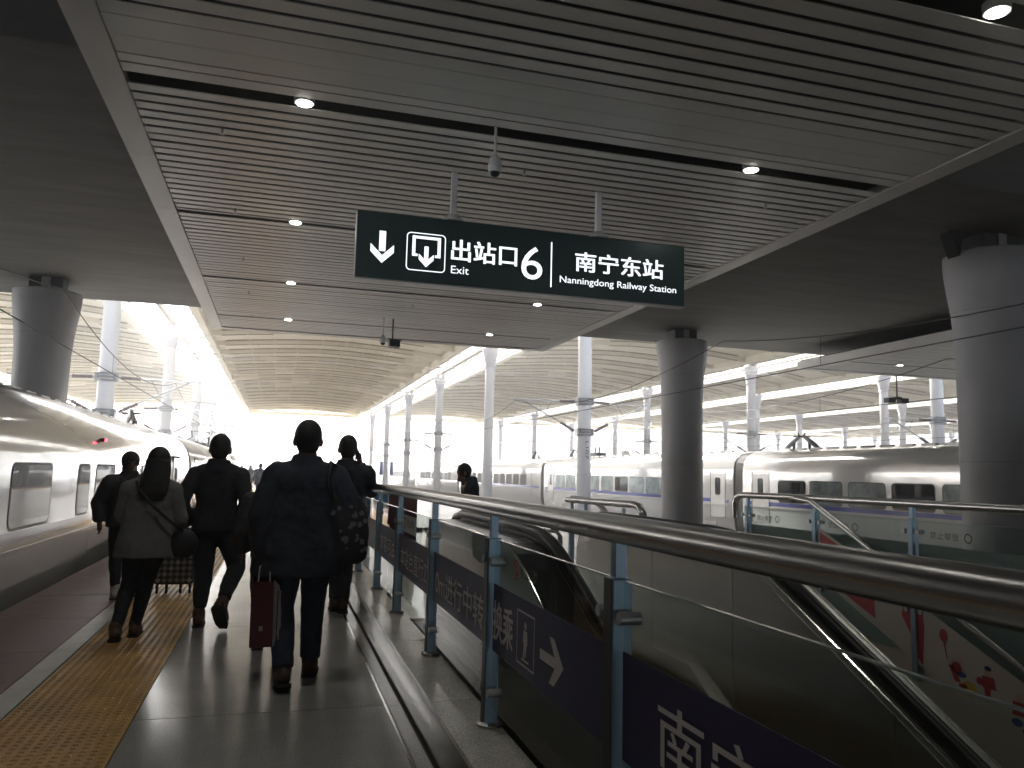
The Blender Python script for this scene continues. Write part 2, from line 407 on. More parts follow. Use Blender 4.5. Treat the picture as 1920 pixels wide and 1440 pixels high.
# ------------------------------------------------------------------ overhead deck and ceiling
deck = thing('overhead_deck', 'dark concrete deck spanning above the platform and tracks on thick columns', 'bridge deck', (3.4, 0, 6.3))
db = B(-70, 110, 10.35, 26.85, 6.55, 8.4); db.obj('deck_slab', 'soffit', deck)
B(-70, 110, -75, 10.35, 8.4, 8.6).obj('deck_slab', 'soffit', deck)
for y0, y1 in ((-9, -2), (-34, -22), (-75, -50)): B(-70, 110, y0, y1, 6.6, 8.4).obj('deck_beam', 'soffit', deck)
for x0, x1 in ((-8.4, -4.2), (11.2, 15.4)): B(x0, x1, 26.852, 27.4, 7.1, 8.4).obj('edge_corbel', 'soffit', deck)

def ceiling(name, XA, XB, y_far, lamps_x, cam_y0, full=True):
    zc = 5.7
    c = struct(B(XA-.28, XB+.28, cam_y0, y_far+.2, 5.98, 6.02).obj(name, 'dark_void'))
    # side trims, made of panels
    y = cam_y0
    while y < y_far+.3:
        y1 = min(y+2.34, y_far+.3)
        for xa, xb in ((XA-.33, XA), (XB, XB+.33)):
            o = MB(); o.box(xa, xb, y+.002, y1-.002, zc-.02, zc+.0); 
            if xa < XA: o.box(xa, xa+.02, y+.002, y1-.002, zc+.001, zc+.28); o.box(xb-.02, xb, y+.002, y1-.002, zc+.001, zc+.1)
            else: o.box(xb-.02, xb, y+.002, y1-.002, zc+.001, zc+.28); o.box(xa, xa+.02, y+.002, y1-.002, zc+.001, zc+.1)
            o.obj('trim_panel', 'trim', c)
        y = y1
        if y1 >= y_far+.3: break
    # transverse end trim
    B(XA-.33, XB+.33, y_far+.3, y_far+.34, zc-.02, zc+.28).obj('end_trim', 'trim', c)
    B(XA+.002, XB-.002, y_far, y_far+.298, zc-.018, zc).obj('end_trim', 'trim', c)
    P = .2345; zc = 5.7
    sm = {}
    def slat(y0, wd, nm='slat', m='slat'):
        k = (round(wd, 3), m)
        if k not in sm: sm[k] = B(XA+.012, XB-.012, 0, wd, zc+.0, zc+.014).mesh(nm, m)
        off = ORG[c.name]
        o = inst(nm, sm[k], c, (random.uniform(-.006, .006), y0, random.uniform(-.004, .004) if nm == 'slat' else random.uniform(-.001, .001)))
    rows_ = [9.14+4.69*k for k in range(0, 4)]
    y = 9.275
    while y < y_far-.1:
        if any(abs((y+.09)-(r_)) < .13 for r_ in rows_[1:]): slat(y, .06); y += P; continue
        slat(y, .166); y += P
    slat(8.60, .17); slat(8.80, .20)
    # plain cross band
    for a, b in ((7.845, 8.215), (8.222, 8.585)): slat(a, b-a, 'band_panel', 'slat_plain')
    slat(7.60, .238, 'band_panel', 'slat_plain')
    y = 7.36
    while y > cam_y0+.3:
        if abs(y+.1-5.2) < .13 or abs(y+.1-.4) < .13: y -= .25; continue
        slat(y, .188); y -= .25
    return c, rows_
ceil1, lamp_rows = ceiling('ceiling', -1.85, 8.3, 25.25, None, -12)
names_ = {0: 'nearest', 1: 'second', 2: 'third', 3: 'farthest'}
ldisc = MB(); ldisc.lathe((0, 0, 0), [(.085, 0), (.085, .004)], 20)
lring = MB(); lring.lathe((0, 0, 0), [(.11, -.004), (.115, .05), (.10, .06)], 20)
def downlight(x, y, z, label, power=8, grp='round downlights in the slatted ceiling'):
    t = thing('ceiling_light', label, 'ceiling light', (x, y, z), grp)
    m1 = MB(); m1.lathe((x, y, z-.006), [(.09, 0), (.09, .004)], 20); m1.obj('lamp_disc', 'lamp', t)
    m2 = MB(); m2.lathe((x, y, z), [(.115, 0), (.12, .09), (.10, .1)], 20); m2.obj('lamp_housing', 'camera_white', t)
    l = bpy.data.lights.new('downlight', 'SPOT'); l.energy = power; l.spot_size = R(95); l.spot_blend = .6; l.shadow_soft_size = .09; l.color = (1, .96, .86)
    lo = bpy.data.objects.new('lamp_light', l); COL.objects.link(lo); lo.parent = t; lo.location = (0, 0, -.03)
    return t
for k, y in enumerate(lamp_rows):
    downlight(.07, y, 5.695, f'{names_[k]} round downlight of the left row in the slatted ceiling', 8)
    downlight(6.05, y, 5.695, f'{names_[k]} round downlight of the right row in the slatted ceiling', 8)
downlight(6.03, 5.22, 5.71, 'bright downlight at the top right corner of the slatted ceiling, before the plain cross band', 12)
downlight(.05, 5.22, 5.71, 'downlight in the ceiling above the camera, left row', 8)
downlight(.05, .5, 5.71, 'downlight in the ceiling behind the camera, left row', 8); downlight(6.03, .5, 5.71, 'downlight in the ceiling behind the camera, right row', 8)
for k in range(5):
    for x in (-.9, 3.1, 7.0):
        sp = thing('sprinkler', f'{["nearest","second","third","fourth","farthest"][k]} tiny sprinkler head of the {["left","middle","right"][(x > 0)+(x > 5)]} line in the slatted ceiling', 'sprinkler', (x, 10.2+k*3.2, 5.66))
        MB().tube([(x, 10.2+k*3.2, 5.70), (x, 10.2+k*3.2, 5.64)], .014, 8).obj('pipe', 'steel_grey', sp); m = MB(); m.lathe((x, 10.2+k*3.2, 5.62), [(.035, 0), (.035, .004)], 10); m.obj('deflector', 'steel_grey', sp)
ceil2, _ = ceiling('ceiling', 19.2, 29.5, 25.25, None, 9.0)
downlight(21.5, 18.5, 5.71, 'small downlight in the second ceiling above the neighbouring platform', 8); downlight(21.5, 23.2, 5.71, 'far downlight in the second ceiling above the neighbouring platform', 8)

# thick round columns
def big_column(x, y, label):
    t = thing('concrete_column', label, 'column', (x, y, -1.2), 'thick grey round columns under the overhead deck')
    m = MB(); m.lathe((x, y, 0), [(.70, -1.2), (.70, 3.2), (.705, 3.9), (.72, 4.5), (.76, 5.0), (.83, 5.5), (.875, 5.9), (.88, 6.13), (.85, 6.17)], 12); m.obj('shaft', 'column', t, True, True)
    for z in (1.9, 4.35, 4.95):
        j = MB(); j.lathe((x, y, 0), [(.70+.003+(.02 if z > 4.5 else .01 if z > 4 else 0)+(.035 if z > 4.8 else 0), z), (.70+.003+(.02 if z > 4.5 else .01 if z > 4 else 0)+(.035 if z > 4.8 else 0), z+.012)], 12); j.obj('joint_ring', 'column_joint', t)
    for sx in (-.42, .12): B(x+sx, x+sx+.30, y-.3, y+.3, 6.171, 6.565).obj('bearing_block', 'dark_metal', t)
    B(x-.10, x+.10, y-.35, y+.35, 6.171, 6.549).obj('bearing_block', 'concrete', t)
    if x > 13.5:
        m = MB(); m.hexa([(x-.95, y-.15, 6.15), (x-.9, y-.15, 6.05), (x-.9, y+.15, 6.05), (x-.95, y+.15, 6.15), (x-1.1, y-.15, 6.549), (x-.8, y-.15, 6.549), (x-.8, y+.15, 6.549), (x-1.1, y+.15, 6.549)]); m.obj('bracket', 'dark_void', t)
    return t
big_column(-6.4, 24.4, 'thick grey column standing behind the train on the left, top under the deck edge')
big_column(13.3, 24.4, 'thick grey column beside the tracks in front of the right train')
big_column(13.9, 12.5, 'very thick dark column at the right edge of the photo')
big_column(-6.4, 12.2, 'thick column hidden behind the near part of the left train')
big_column(-6.4, 0, 'thick column behind the camera on the left'); big_column(13.35, 0, 'thick column behind the camera on the right')
big_column(33.5, 24.4, 'distant thick column right of the neighbouring platform')

# ------------------------------------------------------------------ canopy roofs, skylights, white posts
ZE, RISE, YR0, YR1 = 10.6, .62, 27.6, 133
def roof_z(x, xa, xb):
    u = abs((x-(xa+xb)/2)/((xb-xa)/2)); return ZE + RISE*(1-u**1.6)
def canopy(xa, xb, label, detail=True):
    t = thing('canopy_roof', label, 'roof', ((xa+xb)/2, YR0, ZE))
    N = 12; xs = [xa+(xb-xa)*i/N for i in range(N+1)]
    m = MB()
    for i in range(N):
        a, b = xs[i], xs[i+1]; za, zb = roof_z(a, xa, xb), roof_z(b, xa, xb)
        m.hexa([(a, YR0, za), (b, YR0, zb), (b, YR1, zb), (a, YR1, za), (a, YR0, za+.5), (b, YR0, zb+.5), (b, YR1, zb+.5), (a, YR1, za+.5)])
    m.obj('roof_deck', 'canopy', t)
    for x0 in (xa, xb-.42): B(x0, x0+.42, YR0, YR1, ZE-.45, ZE+.06).obj('edge_girder', 'canopy_beam', t)
    k = 0; y = YR0+1.0
    while y < YR1-.5:
        m = MB(); big = True; d = .34; wd = .26
        for i in range(N):
            a, b = xs[i], xs[i+1]; za, zb = roof_z(a, xa, xb), roof_z(b, xa, xb)
            a2 = max(a, xa+.43); b2 = min(b, xb-.43)
            m.hexa([(a2, y, za-d), (b2, y, zb-d), (b2, y+wd, zb-d), (a2, y+wd, za-d), (a2, y, za+.01), (b2, y, zb+.01), (b2, y+wd, zb+.01), (a2, y+wd, za+.01)])
        m.obj('rafter', 'canopy_beam', t)
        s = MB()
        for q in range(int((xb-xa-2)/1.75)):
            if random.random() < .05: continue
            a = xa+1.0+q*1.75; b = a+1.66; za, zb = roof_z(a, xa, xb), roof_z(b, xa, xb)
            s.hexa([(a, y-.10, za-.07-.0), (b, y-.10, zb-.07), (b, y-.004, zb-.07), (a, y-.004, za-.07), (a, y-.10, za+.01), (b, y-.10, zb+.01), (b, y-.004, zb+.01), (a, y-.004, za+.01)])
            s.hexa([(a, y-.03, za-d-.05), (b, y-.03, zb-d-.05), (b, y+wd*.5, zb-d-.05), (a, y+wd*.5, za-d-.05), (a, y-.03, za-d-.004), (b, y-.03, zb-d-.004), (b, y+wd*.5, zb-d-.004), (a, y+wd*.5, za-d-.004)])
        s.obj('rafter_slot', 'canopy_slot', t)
        y += 4.61; k += 1
    B(xa, xb, YR1-.3, YR1+.0-.002, ZE-.5, ZE-.01).obj('fascia', 'canopy_beam', t)
    return t
rowsX = [-28.5, -7.0, 14.3, 35.8, 48.6, 67.5, 90, 112]
SK = 1.85
lab = ['canopy roof bay far left beyond the thick column', 'central cream canopy roof bay between the two rows of white posts', 'cream canopy roof bay above the right train', 'narrow canopy roof bay right of the right train', 'distant canopy roof bay at the right', 'farthest but one canopy roof bay at the right', 'farthest canopy roof bay at the right edge']
for i in range(len(rowsX)-1):
    canopy(rowsX[i]+SK, rowsX[i+1]-SK, lab[i])
# skylight frames: tubular ridge beam and cross bars over each row of posts
for i, x in enumerate(rowsX):
    t = thing('skylight', ['skylight strip over the far left post row', 'bright skylight strip over the left row of white posts', 'bright skylight strip over the right row of white posts', 'skylight strip over the third row of posts at right', 'skylight strip over the fourth row of posts at right', 'skylight strip over the fifth row of posts at right', 'skylight strip over the sixth row of posts', 'skylight strip over the last row of posts'][i], 'skylight', (x, YR0, ZE))
    m = MB(); m.tube([(x, YR0, ZE+.1), (x, YR1, ZE+.1)], .2, 14); m.obj('ridge_tube', 'canopy_tube', t, True, True)
    for sx in (-SK+.25, SK-.25): MB().tube([(x+sx, YR0, ZE+.05), (x+sx, YR1, ZE+.05)], .07, 8).obj('side_tube', 'canopy_tube', t, True, True)
    for k in range(24):
        y = YR0+2+k*4.6
        if y > YR1-1: break
        B(x-SK+.001, x+SK-.001, y, y+.09, ZE+.30, ZE+.45).obj('cross_bar', 'canopy_tube', t)
def steel_post(x, y, label, clamps):
    t = thing('steel_post', label, 'post', (x, y, -1.15), 'white round steel posts carrying the canopy')
    m = MB(); m.lathe((x, y, 0), [(.36, -1.15), (.36, 1.6), (.34, 1.62), (.34, 9.0)], 24); m.obj('shaft', 'post_white', t, True, True)
    m = MB(); m.lathe((x, y, 0), [(.40, 9.0), (.40, 9.12), (.36, 9.14), (.42, 9.5), (.55, 10.05), (.62, 10.35)], 24); 
    for s in (-1, 1): m.box(x+s*.33-.12, x+s*.33+.12, y-.25, y+.25, 10.3, 10.72)
    m.obj('capital', 'post_cap', t, True, True)
    return t
def cant(x, y, side, label):
    """overhead line bracket on a post"""
    g = 'overhead line brackets on the white posts'
    t = thing('catenary_bracket', label, 'overhead line bracket', (x, y, 3.6), g)
    for z in (3.55, 5.05):
        m = MB()
        for dz in (-.14, 0, .14): m.lathe((x, y, z+dz), [(.40, -.03), (.41, 0), (.40, .03)], 20)
        m.box(x+side*.33-.10, x+side*.33+.10, y-.2, y+.2, z-.17, z+.17)
        m.obj('clamp', 'steel_grey', t, False)
    def ins(p0, p1):
        P0, P1 = Vector(p0), Vector(p1); n = 15
        pts = [P0.lerp(P1, i/n) for i in range(n+1)]; m = MB(); m.tube(pts, [.05 if i % 2 else .095 for i in range(n+1)], 10); m.obj('insulator', 'insulator', t)
    s = side; x0 = x+s*.45
    ins((x0+s*.1, y, 5.05), (x0+s*.85, y, 5.03)); MB().tube([(x0, y, 5.05), (x0+s*.1, y, 5.05)], .03).obj('fitting', 'steel_grey', t)
    MB().tube([(x0+s*.85, y, 5.03), (x0+s*3.2, y, 5.0)], .03).obj('top_tube', 'steel_grey', t)
    ins((x0+s*.1, y, 3.62), (x0+s*.8, y, 4.0)); MB().tube([(x0+s*.8, y, 4.0), (x0+s*2.75, y, 4.98)], .035).obj('diagonal_tube', 'steel_grey', t)
    MB().tube([(x0+s*1.25, y, 5.02), (x0+s*1.6, y, 4.42)], .02).obj('strut', 'steel_grey', t)
    MB().tube([(x0+s*1.45, y, 4.32), (x0+s*3.9, y, 4.12)], .022).obj('registration_arm', 'steel_grey', t)
    MB().tube([(x0+s*3.2, y, 4.15), (x0+s*3.0, y, 3.85), (x0+s*2.4, y, 3.8)], .015).obj('steady_arm', 'steel_grey', t)
    return t
ord_ = ['nearest', 'second', 'third', 'fourth', 'fifth', 'sixth']
rown = {-28.5: 'the far left row', -7.0: 'the row behind the left train', 14.3: 'the row before the right train', 35.8: 'the first row beyond the right train', 48.6: 'the second row beyond the right train', 67.5: 'the third row beyond the right train', 90: 'the fourth row beyond the right train', 112: 'the last row beyond the right train'}
for x in rowsX:
    for k in range(6):
        y = 36+18.45*k
        if x in (-28.5,) and k > 2: continue
        if x > 60 and k == 0: continue
        if x > 85 and k < 2: continue
        steel_post(x, y, f'{ord_[k]} white round post of {rown[x]}', k == 0)
        if x in (-7.0, 14.3) and k < 5 or (x == 35.8 and k < 3):
            if k != 1 or x != 14.3:
                cant(x, y, 1, f'right overhead bracket on {ord_[k]} post of {rown[x]}'); cant(x, y, -1, f'left overhead bracket on {ord_[k]} post of {rown[x]}')
# wires over the tracks
for x, l in ((-4.35, 'overhead wires above the left train'), (10.75, 'overhead wires above the track right of the platform'), (17.85, 'overhead wires above the right train'), (33.0, 'overhead wires beyond the neighbouring platform')):
    t = thing('overhead_wire', l, 'overhead line', (x, 30, 3.9))
    for zz, r_ in ((3.85, .012), (4.95, .012)):
        pts = []
        for k in range(-30, 150):
            y = k*.923; ph = ((y-36) % 18.45)/18.45
            sag = .75*4*ph*(1-ph) if zz > 4 else 0
            pts.append((x+(.15 if int((y-36)//18.45) % 2 else -.15)*0, y, zz-sag))
        MB().tube(pts, r_, 5).obj('contact_wire' if zz < 4 else 'messenger_wire', 'wire', t)
    for k in range(0, 14):
        y = 5+k*9.2-.4; ph = ((y-36) % 18.45)/18.45
        MB().tube([(x, y, 3.85), (x, y, 4.95-.75*4*ph*(1-ph))], .006, 4).obj('dropper', 'wire', t)
# cable trays hanging under the canopy
def tray(xa, xb, y, z, label):
    t = thing('cable_tray', label, 'cable tray', ((xa+xb)/2, y, z), 'white ladder trays under the canopy')
    m = MB(); 
    for dz in (0, .28): m.box(xa, xb, y-.03, y+.03, z+dz, z+dz+.06)
    n = int((xb-xa)/.8)
    for i in range(n+1): m.box(xa+i*(xb-xa)/n-.02, xa+i*(xb-xa)/n+.02, y-.025, y+.025, z+.06, z+.28)
    m.obj('ladder', 'tray', t)
    for i in range(0, n+1, 3):
        xx = xa+i*(xb-xa)/n; B(xx-.015, xx+.015, y-.02, y+.02, z+.34, 10.9).obj('hanger', 'tray', t)
    return t
tray(-8.9, -4.7, 53.2, 9.55, 'short white ladder tray crossing the left skylight at the second post')
tray(-9.2, 16.2, 62.5, 9.6, 'long white ladder tray running across the central roof bay')
tray(-9.2, 16.2, 81.5, 9.6, 'farther white ladder tray across the central roof bay')
tray(14.6, 17.6, 53.2, 9.8, 'short ladder tray beside the capital of the second right post')
tray(12.0, 17.4, 71.5, 9.6, 'ladder tray crossing the right skylight at the third post')
tray(16.4, 33.6, 62.5, 9.6, 'white ladder tray across the roof bay above the right train')
tray(34.0, 39.0, 53.2, 9.6, 'ladder tray at the right row third post line'); tray(30.5, 41.0, 70.5, 9.6, 'ladder tray crossing the skylight right of the right train')

GLARE_HAZE = 0.004  # haze volume added to imitate lens veil and glare; also fades the distance
if GLARE_HAZE:
    hm = bpy.data.materials.new('glare_haze'); hm.use_nodes = True; tt = hm.node_tree; tt.nodes.clear()
    pv = tt.nodes.new('ShaderNodeVolumePrincipled'); pv.inputs['Color'].default_value = (.93, .96, 1, 1); pv.inputs['Density'].default_value = GLARE_HAZE; pv.inputs['Anisotropy'].default_value = .55
    oo = tt.nodes.new('ShaderNodeOutputMaterial'); tt.links.new(pv.outputs[0], oo.inputs['Volume']); MATS['glare_haze'] = hm
    o = B(-705, 705, -305, 1505, -2.6, 14).obj('glare_haze', 'glare_haze'); o['kind'] = 'stuff'

sgp = thing('platform_sign', 'pair of narrow dark blue sign panels beside a distant white post', 'sign', (14.3, 109, 1))
for x in (13.62, 15.02): B(x-.22, x+.22, 108.9, 109, .9, 2.7).obj('panel', 'train_blue', sgp)
B(13.84, 14.8, 108.93, 108.97, 2.5, 2.56).obj('arm', 'steel_grey', sgp)
pn = bpy.data.objects['steel_post'] 
for o_ in list(bpy.data.objects):
    if o_.name.startswith('steel_post') and abs(o_.location.x-14.3) < .1 and abs(o_.location.y-36) < .1:
        text('L107', 'lettering', 'dark_metal', o_, (14.22, 35.62, 3.1), (0, 0, -1), (1, 0, 0), .85, .16, .03)
# neighbouring platform
p2 = struct(B(19.7, 31.2, -30, 150, -1.15, -.0).obj('platform', 'terrazzo_light'))
p3 = struct(B(-24, -13.4, -30, 150, -1.15, -.0).obj('platform', 'terrazzo_light'))
p4 = struct(B(53, 64, -30, 150, -1.15, -.0).obj('platform', 'terrazzo_light'))

# ------------------------------------------------------------------ trains
PROF = [(1.30, -1.02), (1.52, -.72), (1.62, -.2), (1.65, .1), (1.65, 1.52), (1.62, 1.72), (1.54, 1.95), (1.38, 2.19), (1.12, 2.37), (.75, 2.49), (.35, 2.545), (0, 2.56)]
PROF_R = [(1.30, -1.02), (1.52, -.72), (1.62, -.2), (1.65, .1), (1.65, 1.60), (1.64, 1.85), (1.59, 2.08), (1.48, 2.26), (1.26, 2.40), (.9, 2.48), (.45, 2.52), (0, 2.53)]
def rrect(y0, y1, z0, z1, r=.09, n=4):
    out = []
    for cy, cz, a0 in ((y1-r, z1-r, 0), (y0+r, z1-r, 90), (y0+r, z0+r, 180), (y1-r, z0+r, 270)):
        for k in range(n+1):
            a = R(a0+90*k/n); out.append((cy+r*math.cos(a), cz+r*math.sin(a)))
    return out
def train_car(xc, y0, y1, side, label, wins, doors, grp, pale=False, roofgear=(), lod=0, zt=1.42, zb=.74):
    t = thing('train_car', label, 'train', (xc, (y0+y1)/2, -1.0), grp)
    PF = PROF if xc < 0 else PROF_R
    prof = [(xc+x, z) for x, z in PF] + [(xc-x, z) for x, z in PF[-2::-1]]
    m = MB(); n = len(prof); ys = [y0, y0+.07, y1-.07, y1]; sc = [.985, 1, 1, .985]
    vs = []; 
    for y, k in zip(ys, sc): vs += [(xc+(x-xc)*k, y, .7+(z-.7)*k) for x, z in prof]
    fs = [tuple(range(n)), tuple(range(4*n-1, 3*n-1, -1))]
    for i in range(3):
        for j in range(n-1): a = i*n+j; fs.append((a, a+n, a+n+1, a+1))
        fs.append((i*n+n-1, i*n+n+n-1, i*n+n, i*n))
    m.add(vs, fs); o = m.obj('body', 'train_white', t, True); 
    try: o.data.set_sharp_from_angle(angle=R(50))
    except Exception: pass
    xs = xc+side*1.65
    def plate(nm, mt, poly, d0, d1, parent=None): 
        a, b = sorted((xs+side*d0, xs+side*d1)); return MB().prism_x(poly, a, b).obj(nm, mt, parent or t)
    # blue line, groove, skirt
    segs = []; yy = y0+.3
    plate('blue_stripe', 'train_blue', [(y0+.3, .575), (y1-.3, .575), (y1-.3, .70), (y0+.3, .70)], -.02, .003)
    plate('side_groove', 'train_grey', [(y0+.3, .455), (y1-.3, .455), (y1-.3, .505), (y0+.3, .505)], -.02, .012)
    for k, wn in enumerate(wins):
        a, b = wn[0], wn[1]; mt = 'train_window'
        if pale and (k*7) % 3 != 0: mt = 'train_window_reflect'  # panes with the reflection put into their colour
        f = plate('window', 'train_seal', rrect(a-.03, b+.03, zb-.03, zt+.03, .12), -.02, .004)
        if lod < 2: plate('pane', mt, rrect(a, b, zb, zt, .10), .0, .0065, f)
    for a, b in doors:
        d = MB()
        for p in ([(a, .0), (a+.012, .0), (a+.012, 1.72), (a, 1.72)], [(b-.05, .0), (b, .0), (b, 1.72), (b-.05, 1.72)], [(a+.013, 1.706), (b-.051, 1.706), (b-.051, 1.72), (a+.013, 1.72)]):
            q = sorted((xs-side*.04, xs+side*.005)); d.prism_x(p, *q)
        d.obj('door_seal', 'train_seal', t)
        if lod < 2: 
            q = plate('door', 'train_white', rrect(a+.05, b-.05, .02, 1.66, .05), -.02, .004)
            plate('door_pane', 'train_window', rrect(a+.36, b-.36, .85, 1.5, .08), .0, .007, q)
    # lower skirt hatches
    if lod < 2:
        y = y0+1.2; h = MB()
        while y < y1-1.5:
            q = sorted((xs-side*.02, xs-side*.004)); h.prism_x([(y, -.42), (y+.42, -.42), (y+.42, -.18), (y, -.18)], *q); y += .62 if random.random() < .5 else 2.2
        o = h.obj('skirt_vent', 'train_grey', t); o['kind'] = 'stuff'
        r_ = MB(); y = y0+1
        while y < y1-1: r_.box(xc-.06+side*.5, xc+.06+side*.5, y, y+.5, 2.49, 2.565); y += .8
        o = r_.obj('roof_rib', 'train_grey', t); o['kind'] = 'stuff'
    for kind, y in roofgear:
        g = MB()
        if kind == 'a':
            for s in (-1, 1):
                g.tube([(xc, y+s*1.15, 2.44), (xc, y+s*.55, 2.78), (xc, y+s*.1, 3.02)], [.05, .09, .05], 8); g.tube([(xc, y+s*.45, 2.44), (xc, y+s*.42, 2.82)], .05, 8)
            g.box(xc-.25, xc+.25, y-.14, y+.14, 2.98, 3.03); g.tube([(xc, y-.12, 3.0), (xc, y-.2, 3.14)], .03, 6); g.tube([(xc, y+.12, 3.0), (xc, y+.2, 3.14)], .03, 6)
            g.obj('roof_insulator', 'dark_metal', t)
        elif kind == 'p':
            g.box(xc-.7, xc+.7, y-.9, y+.9, 2.62, 2.70)
            for sx in (-.6, .6):
                for sy in (-.8, .8): g.tube([(xc+sx, y+sy, 2.40), (xc+sx, y+sy, 2.64)], .07, 8)
            g.tube([(xc-.3, y-.8, 2.72), (xc-.1, y+1.0, 3.02)], .05, 8); g.tube([(xc-.1, y+1.0, 3.02), (xc, y-.6, 3.24)], .04, 8); g.tube([(xc+.3, y-.8, 2.72), (xc+.1, y+1.0, 3.02)], .05, 8)
            g.tube([(xc-.9, y-.6, 3.18), (xc-.6, y-.6, 3.27), (xc+.6, y-.6, 3.27), (xc+.9, y-.6, 3.18)], .03, 8)
            for sx in (-.75, .75): g.tube([(xc+sx, y+.6, 2.45), (xc+sx, y+.6, 3.0)], .06, 8)
            g.obj('pantograph', 'dark_metal', t)
        elif kind == 'h':
            g.tube([(xc-.2, y, 2.40), (xc-.2, y, 2.80)], [.45, .25], 14); g.obj('roof_hood', 'train_grey', t)
        elif kind == 'f':
            for sy in (-.3, .3): g.tube([(xc, y+sy, 2.44), (xc, y+sy, 3.12)], .05, 8)
            g.box(xc-.3, xc+.3, y-.6, y+.6, 2.5, 2.78); g.obj('roof_switch', 'dark_metal', t)
    return t
def bellows(xc, y0, y1, label):
    t = thing('gangway', label, 'train gangway', (xc, (y0+y1)/2, -.8))
    m = MB(); n = 9; PF = PROF if xc < 0 else PROF_R
    for i in range(n):
        a = y0+(y1-y0)*i/n; b = y0+(y1-y0)*(i+.72)/n
        prof = [(xc+x*.965, .7+(z-.7)*.97) for x, z in PF[1:]] + [(xc-x*.965, .7+(z-.7)*.97) for x, z in PF[-2:0:-1]]
        m.prism_y(prof, a, b)
    m.obj('bellows', 'bellows', t); 
    B(xc-1.2, xc+1.2, y0, y1, -.45, -.15).obj('coupler', 'dark_metal', t)
GL, GR = 'cars of the train at the left platform edge', 'cars of the train across the tracks on the right'
wl = [(-.3, 1.25), (2.0, 3.5), (4.1, 5.65), (6.4, 8.72), (9.6, 11.15), (12.55, 13.25), (13.7, 15.15), (15.9, 17.4), (18.1, 19.6), (20.3, 21.7)]
train_car(-4.35, -3.2, 27.2, 1, 'nearest car of the left train, mirror-like white side with wide windows beside the people', wl, [(23.2, 24.5), (-2.4, -1.2)], GL, roofgear=(('a', 26.3),))
rl = thing('side_lamp', 'small glowing red lamp high on the side of the left train', 'lamp', (-2.72, 14.2, 1.84))
MB().ball((-2.70, 14.2, 1.84), .026, 10, 6).obj('lens', 'red_lamp', rl); MB().tube([(-2.78, 14.2, 1.84), (-2.71, 14.2, 1.84)], .03, 10).obj('socket', 'dark_metal', rl)
y = 27.9; bellows(-4.35, 27.2, 27.9, 'dark folded gangway after the nearest car of the left train')
for k in range(4):
    wv = [(y+3.2+i*1.95, y+3.2+i*1.95+1.45) for i in range(9)]
    train_car(-4.35, y, y+24.4, 1, ['second', 'third', 'fourth', 'farthest'][k]+' car of the white train along the left platform edge', wv, [(y+1.0, y+2.1), (y+22.2, y+23.3)], GL, roofgear=((('p', y+16.5),) if k == 0 else ()), lod=1 if k < 1 else 2)
    if k < 3: bellows(-4.35, y+24.4, y+25.1, ['first', 'second', 'third'][k]+' distant gangway between cars of the left train')
    y += 25.1
train_car(17.75, 1.2, 25.1, -1, 'nearest car of the right train with large windows, half hidden by the dark column', [(21.55, 22.95), (19.85, 21.3), (18.1, 19.55), (16.38, 17.83), (14.65, 16.1), (12.9, 14.4), (11.2, 12.6), (9.4, 10.9), (7.6, 9.1)], [(23.45, 24.5), (2.2, 3.3)], GR, pale=True, roofgear=(('a', 23.9),))
bellows(17.75, 25.1, 25.7, 'dark gangway between the two nearest cars of the right train')
train_car(17.75, 25.7, 47.3, -1, 'second car of the right train, between the grey column and the white post', [(29.6, 31.0), (31.4, 32.85), (33.15, 34.6), (34.85, 36.3), (36.6, 38.05), (38.35, 39.8), (40.1, 41.5), (41.8, 43.2), (43.5, 45.0)], [(26.2, 27.3), (45.4, 46.5)], GR, pale=True, roofgear=(('f', 42.6), ('h', 38.5), ('a', 46.2)), lod=1)
bellows(17.75, 47.3, 47.9, 'gangway behind the second car of the right train')
y = 47.9
for k in range(4):
    wv = [(y+3.0+i*1.75, y+3.0+i*1.75+1.4) for i in range(10)]
    train_car(17.75, y, y+23.6, -1, ['third', 'fourth', 'fifth', 'farthest'][k]+' car of the right train, pale in the bright distance', wv, [(y+.8, y+1.9), (y+21.6, y+22.7)], GR, pale=True, roofgear=(('a', y+6),) if k == 0 else (), lod=2)
    if k < 3: bellows(17.75, y+23.6, y+24.2, ['third', 'fourth', 'fifth'][k]+' gangway of the right train in the distance')
    y += 24.2
# small print on the right train
t = bpy.data.objects['train_car.005'] if 'train_car.005' in bpy.data.objects else None
if t:
    text('CRH', 'lettering', 'train_grey', t, (16.1, 22.9, 1.75), (0, -1, 0), (0, 0, 1), .5, .14, .006)

# ------------------------------------------------------------------ glass railing along the walkway
XR = 1.03; PY = [-2.1, -.65, .82, 2.29, 3.76, 5.26, 6.80, 8.18, 9.60]
def rail_post(parent, x, y, z0, mside=-1):
    p = B(x-.033, x+.033, y-.03, y+.03, z0, 1.14).obj('post', 'post_blue', parent); bevel(p, .004, 1)
    if z0 > 0: B(x-.0365, x-.0335, y-.0295, y+.0295, z0+.02, 1.138).obj('post_side', 'dark_metal', p)
    B(x-.018, x+.018, y-.02, y+.02, 1.141, 1.25).obj('post_neck', 'post_blue', p)
    for sy in (-1, 1):
        for z in ((1.03, .43) if z0 > 0 else (1.03, .35)):
            m = MB(); ya, yb = sorted((y+sy*.031, y+sy*.085)); m.box(x-.014, x+.014, ya, yb, z-.018, z+.018)
            m.tube([(x-.035, y+sy*.078, z), (x+.035, y+sy*.078, z)], .02, 12); m.obj('glass_clamp', 'steel_grey', p)
    if z0 > 0:
        m = MB(); m.lathe((x, y, z0), [(.062, .001), (.062, .012), (.045, .02)], 16); m.obj('foot_plate', 'tube_steel', p)
    return p
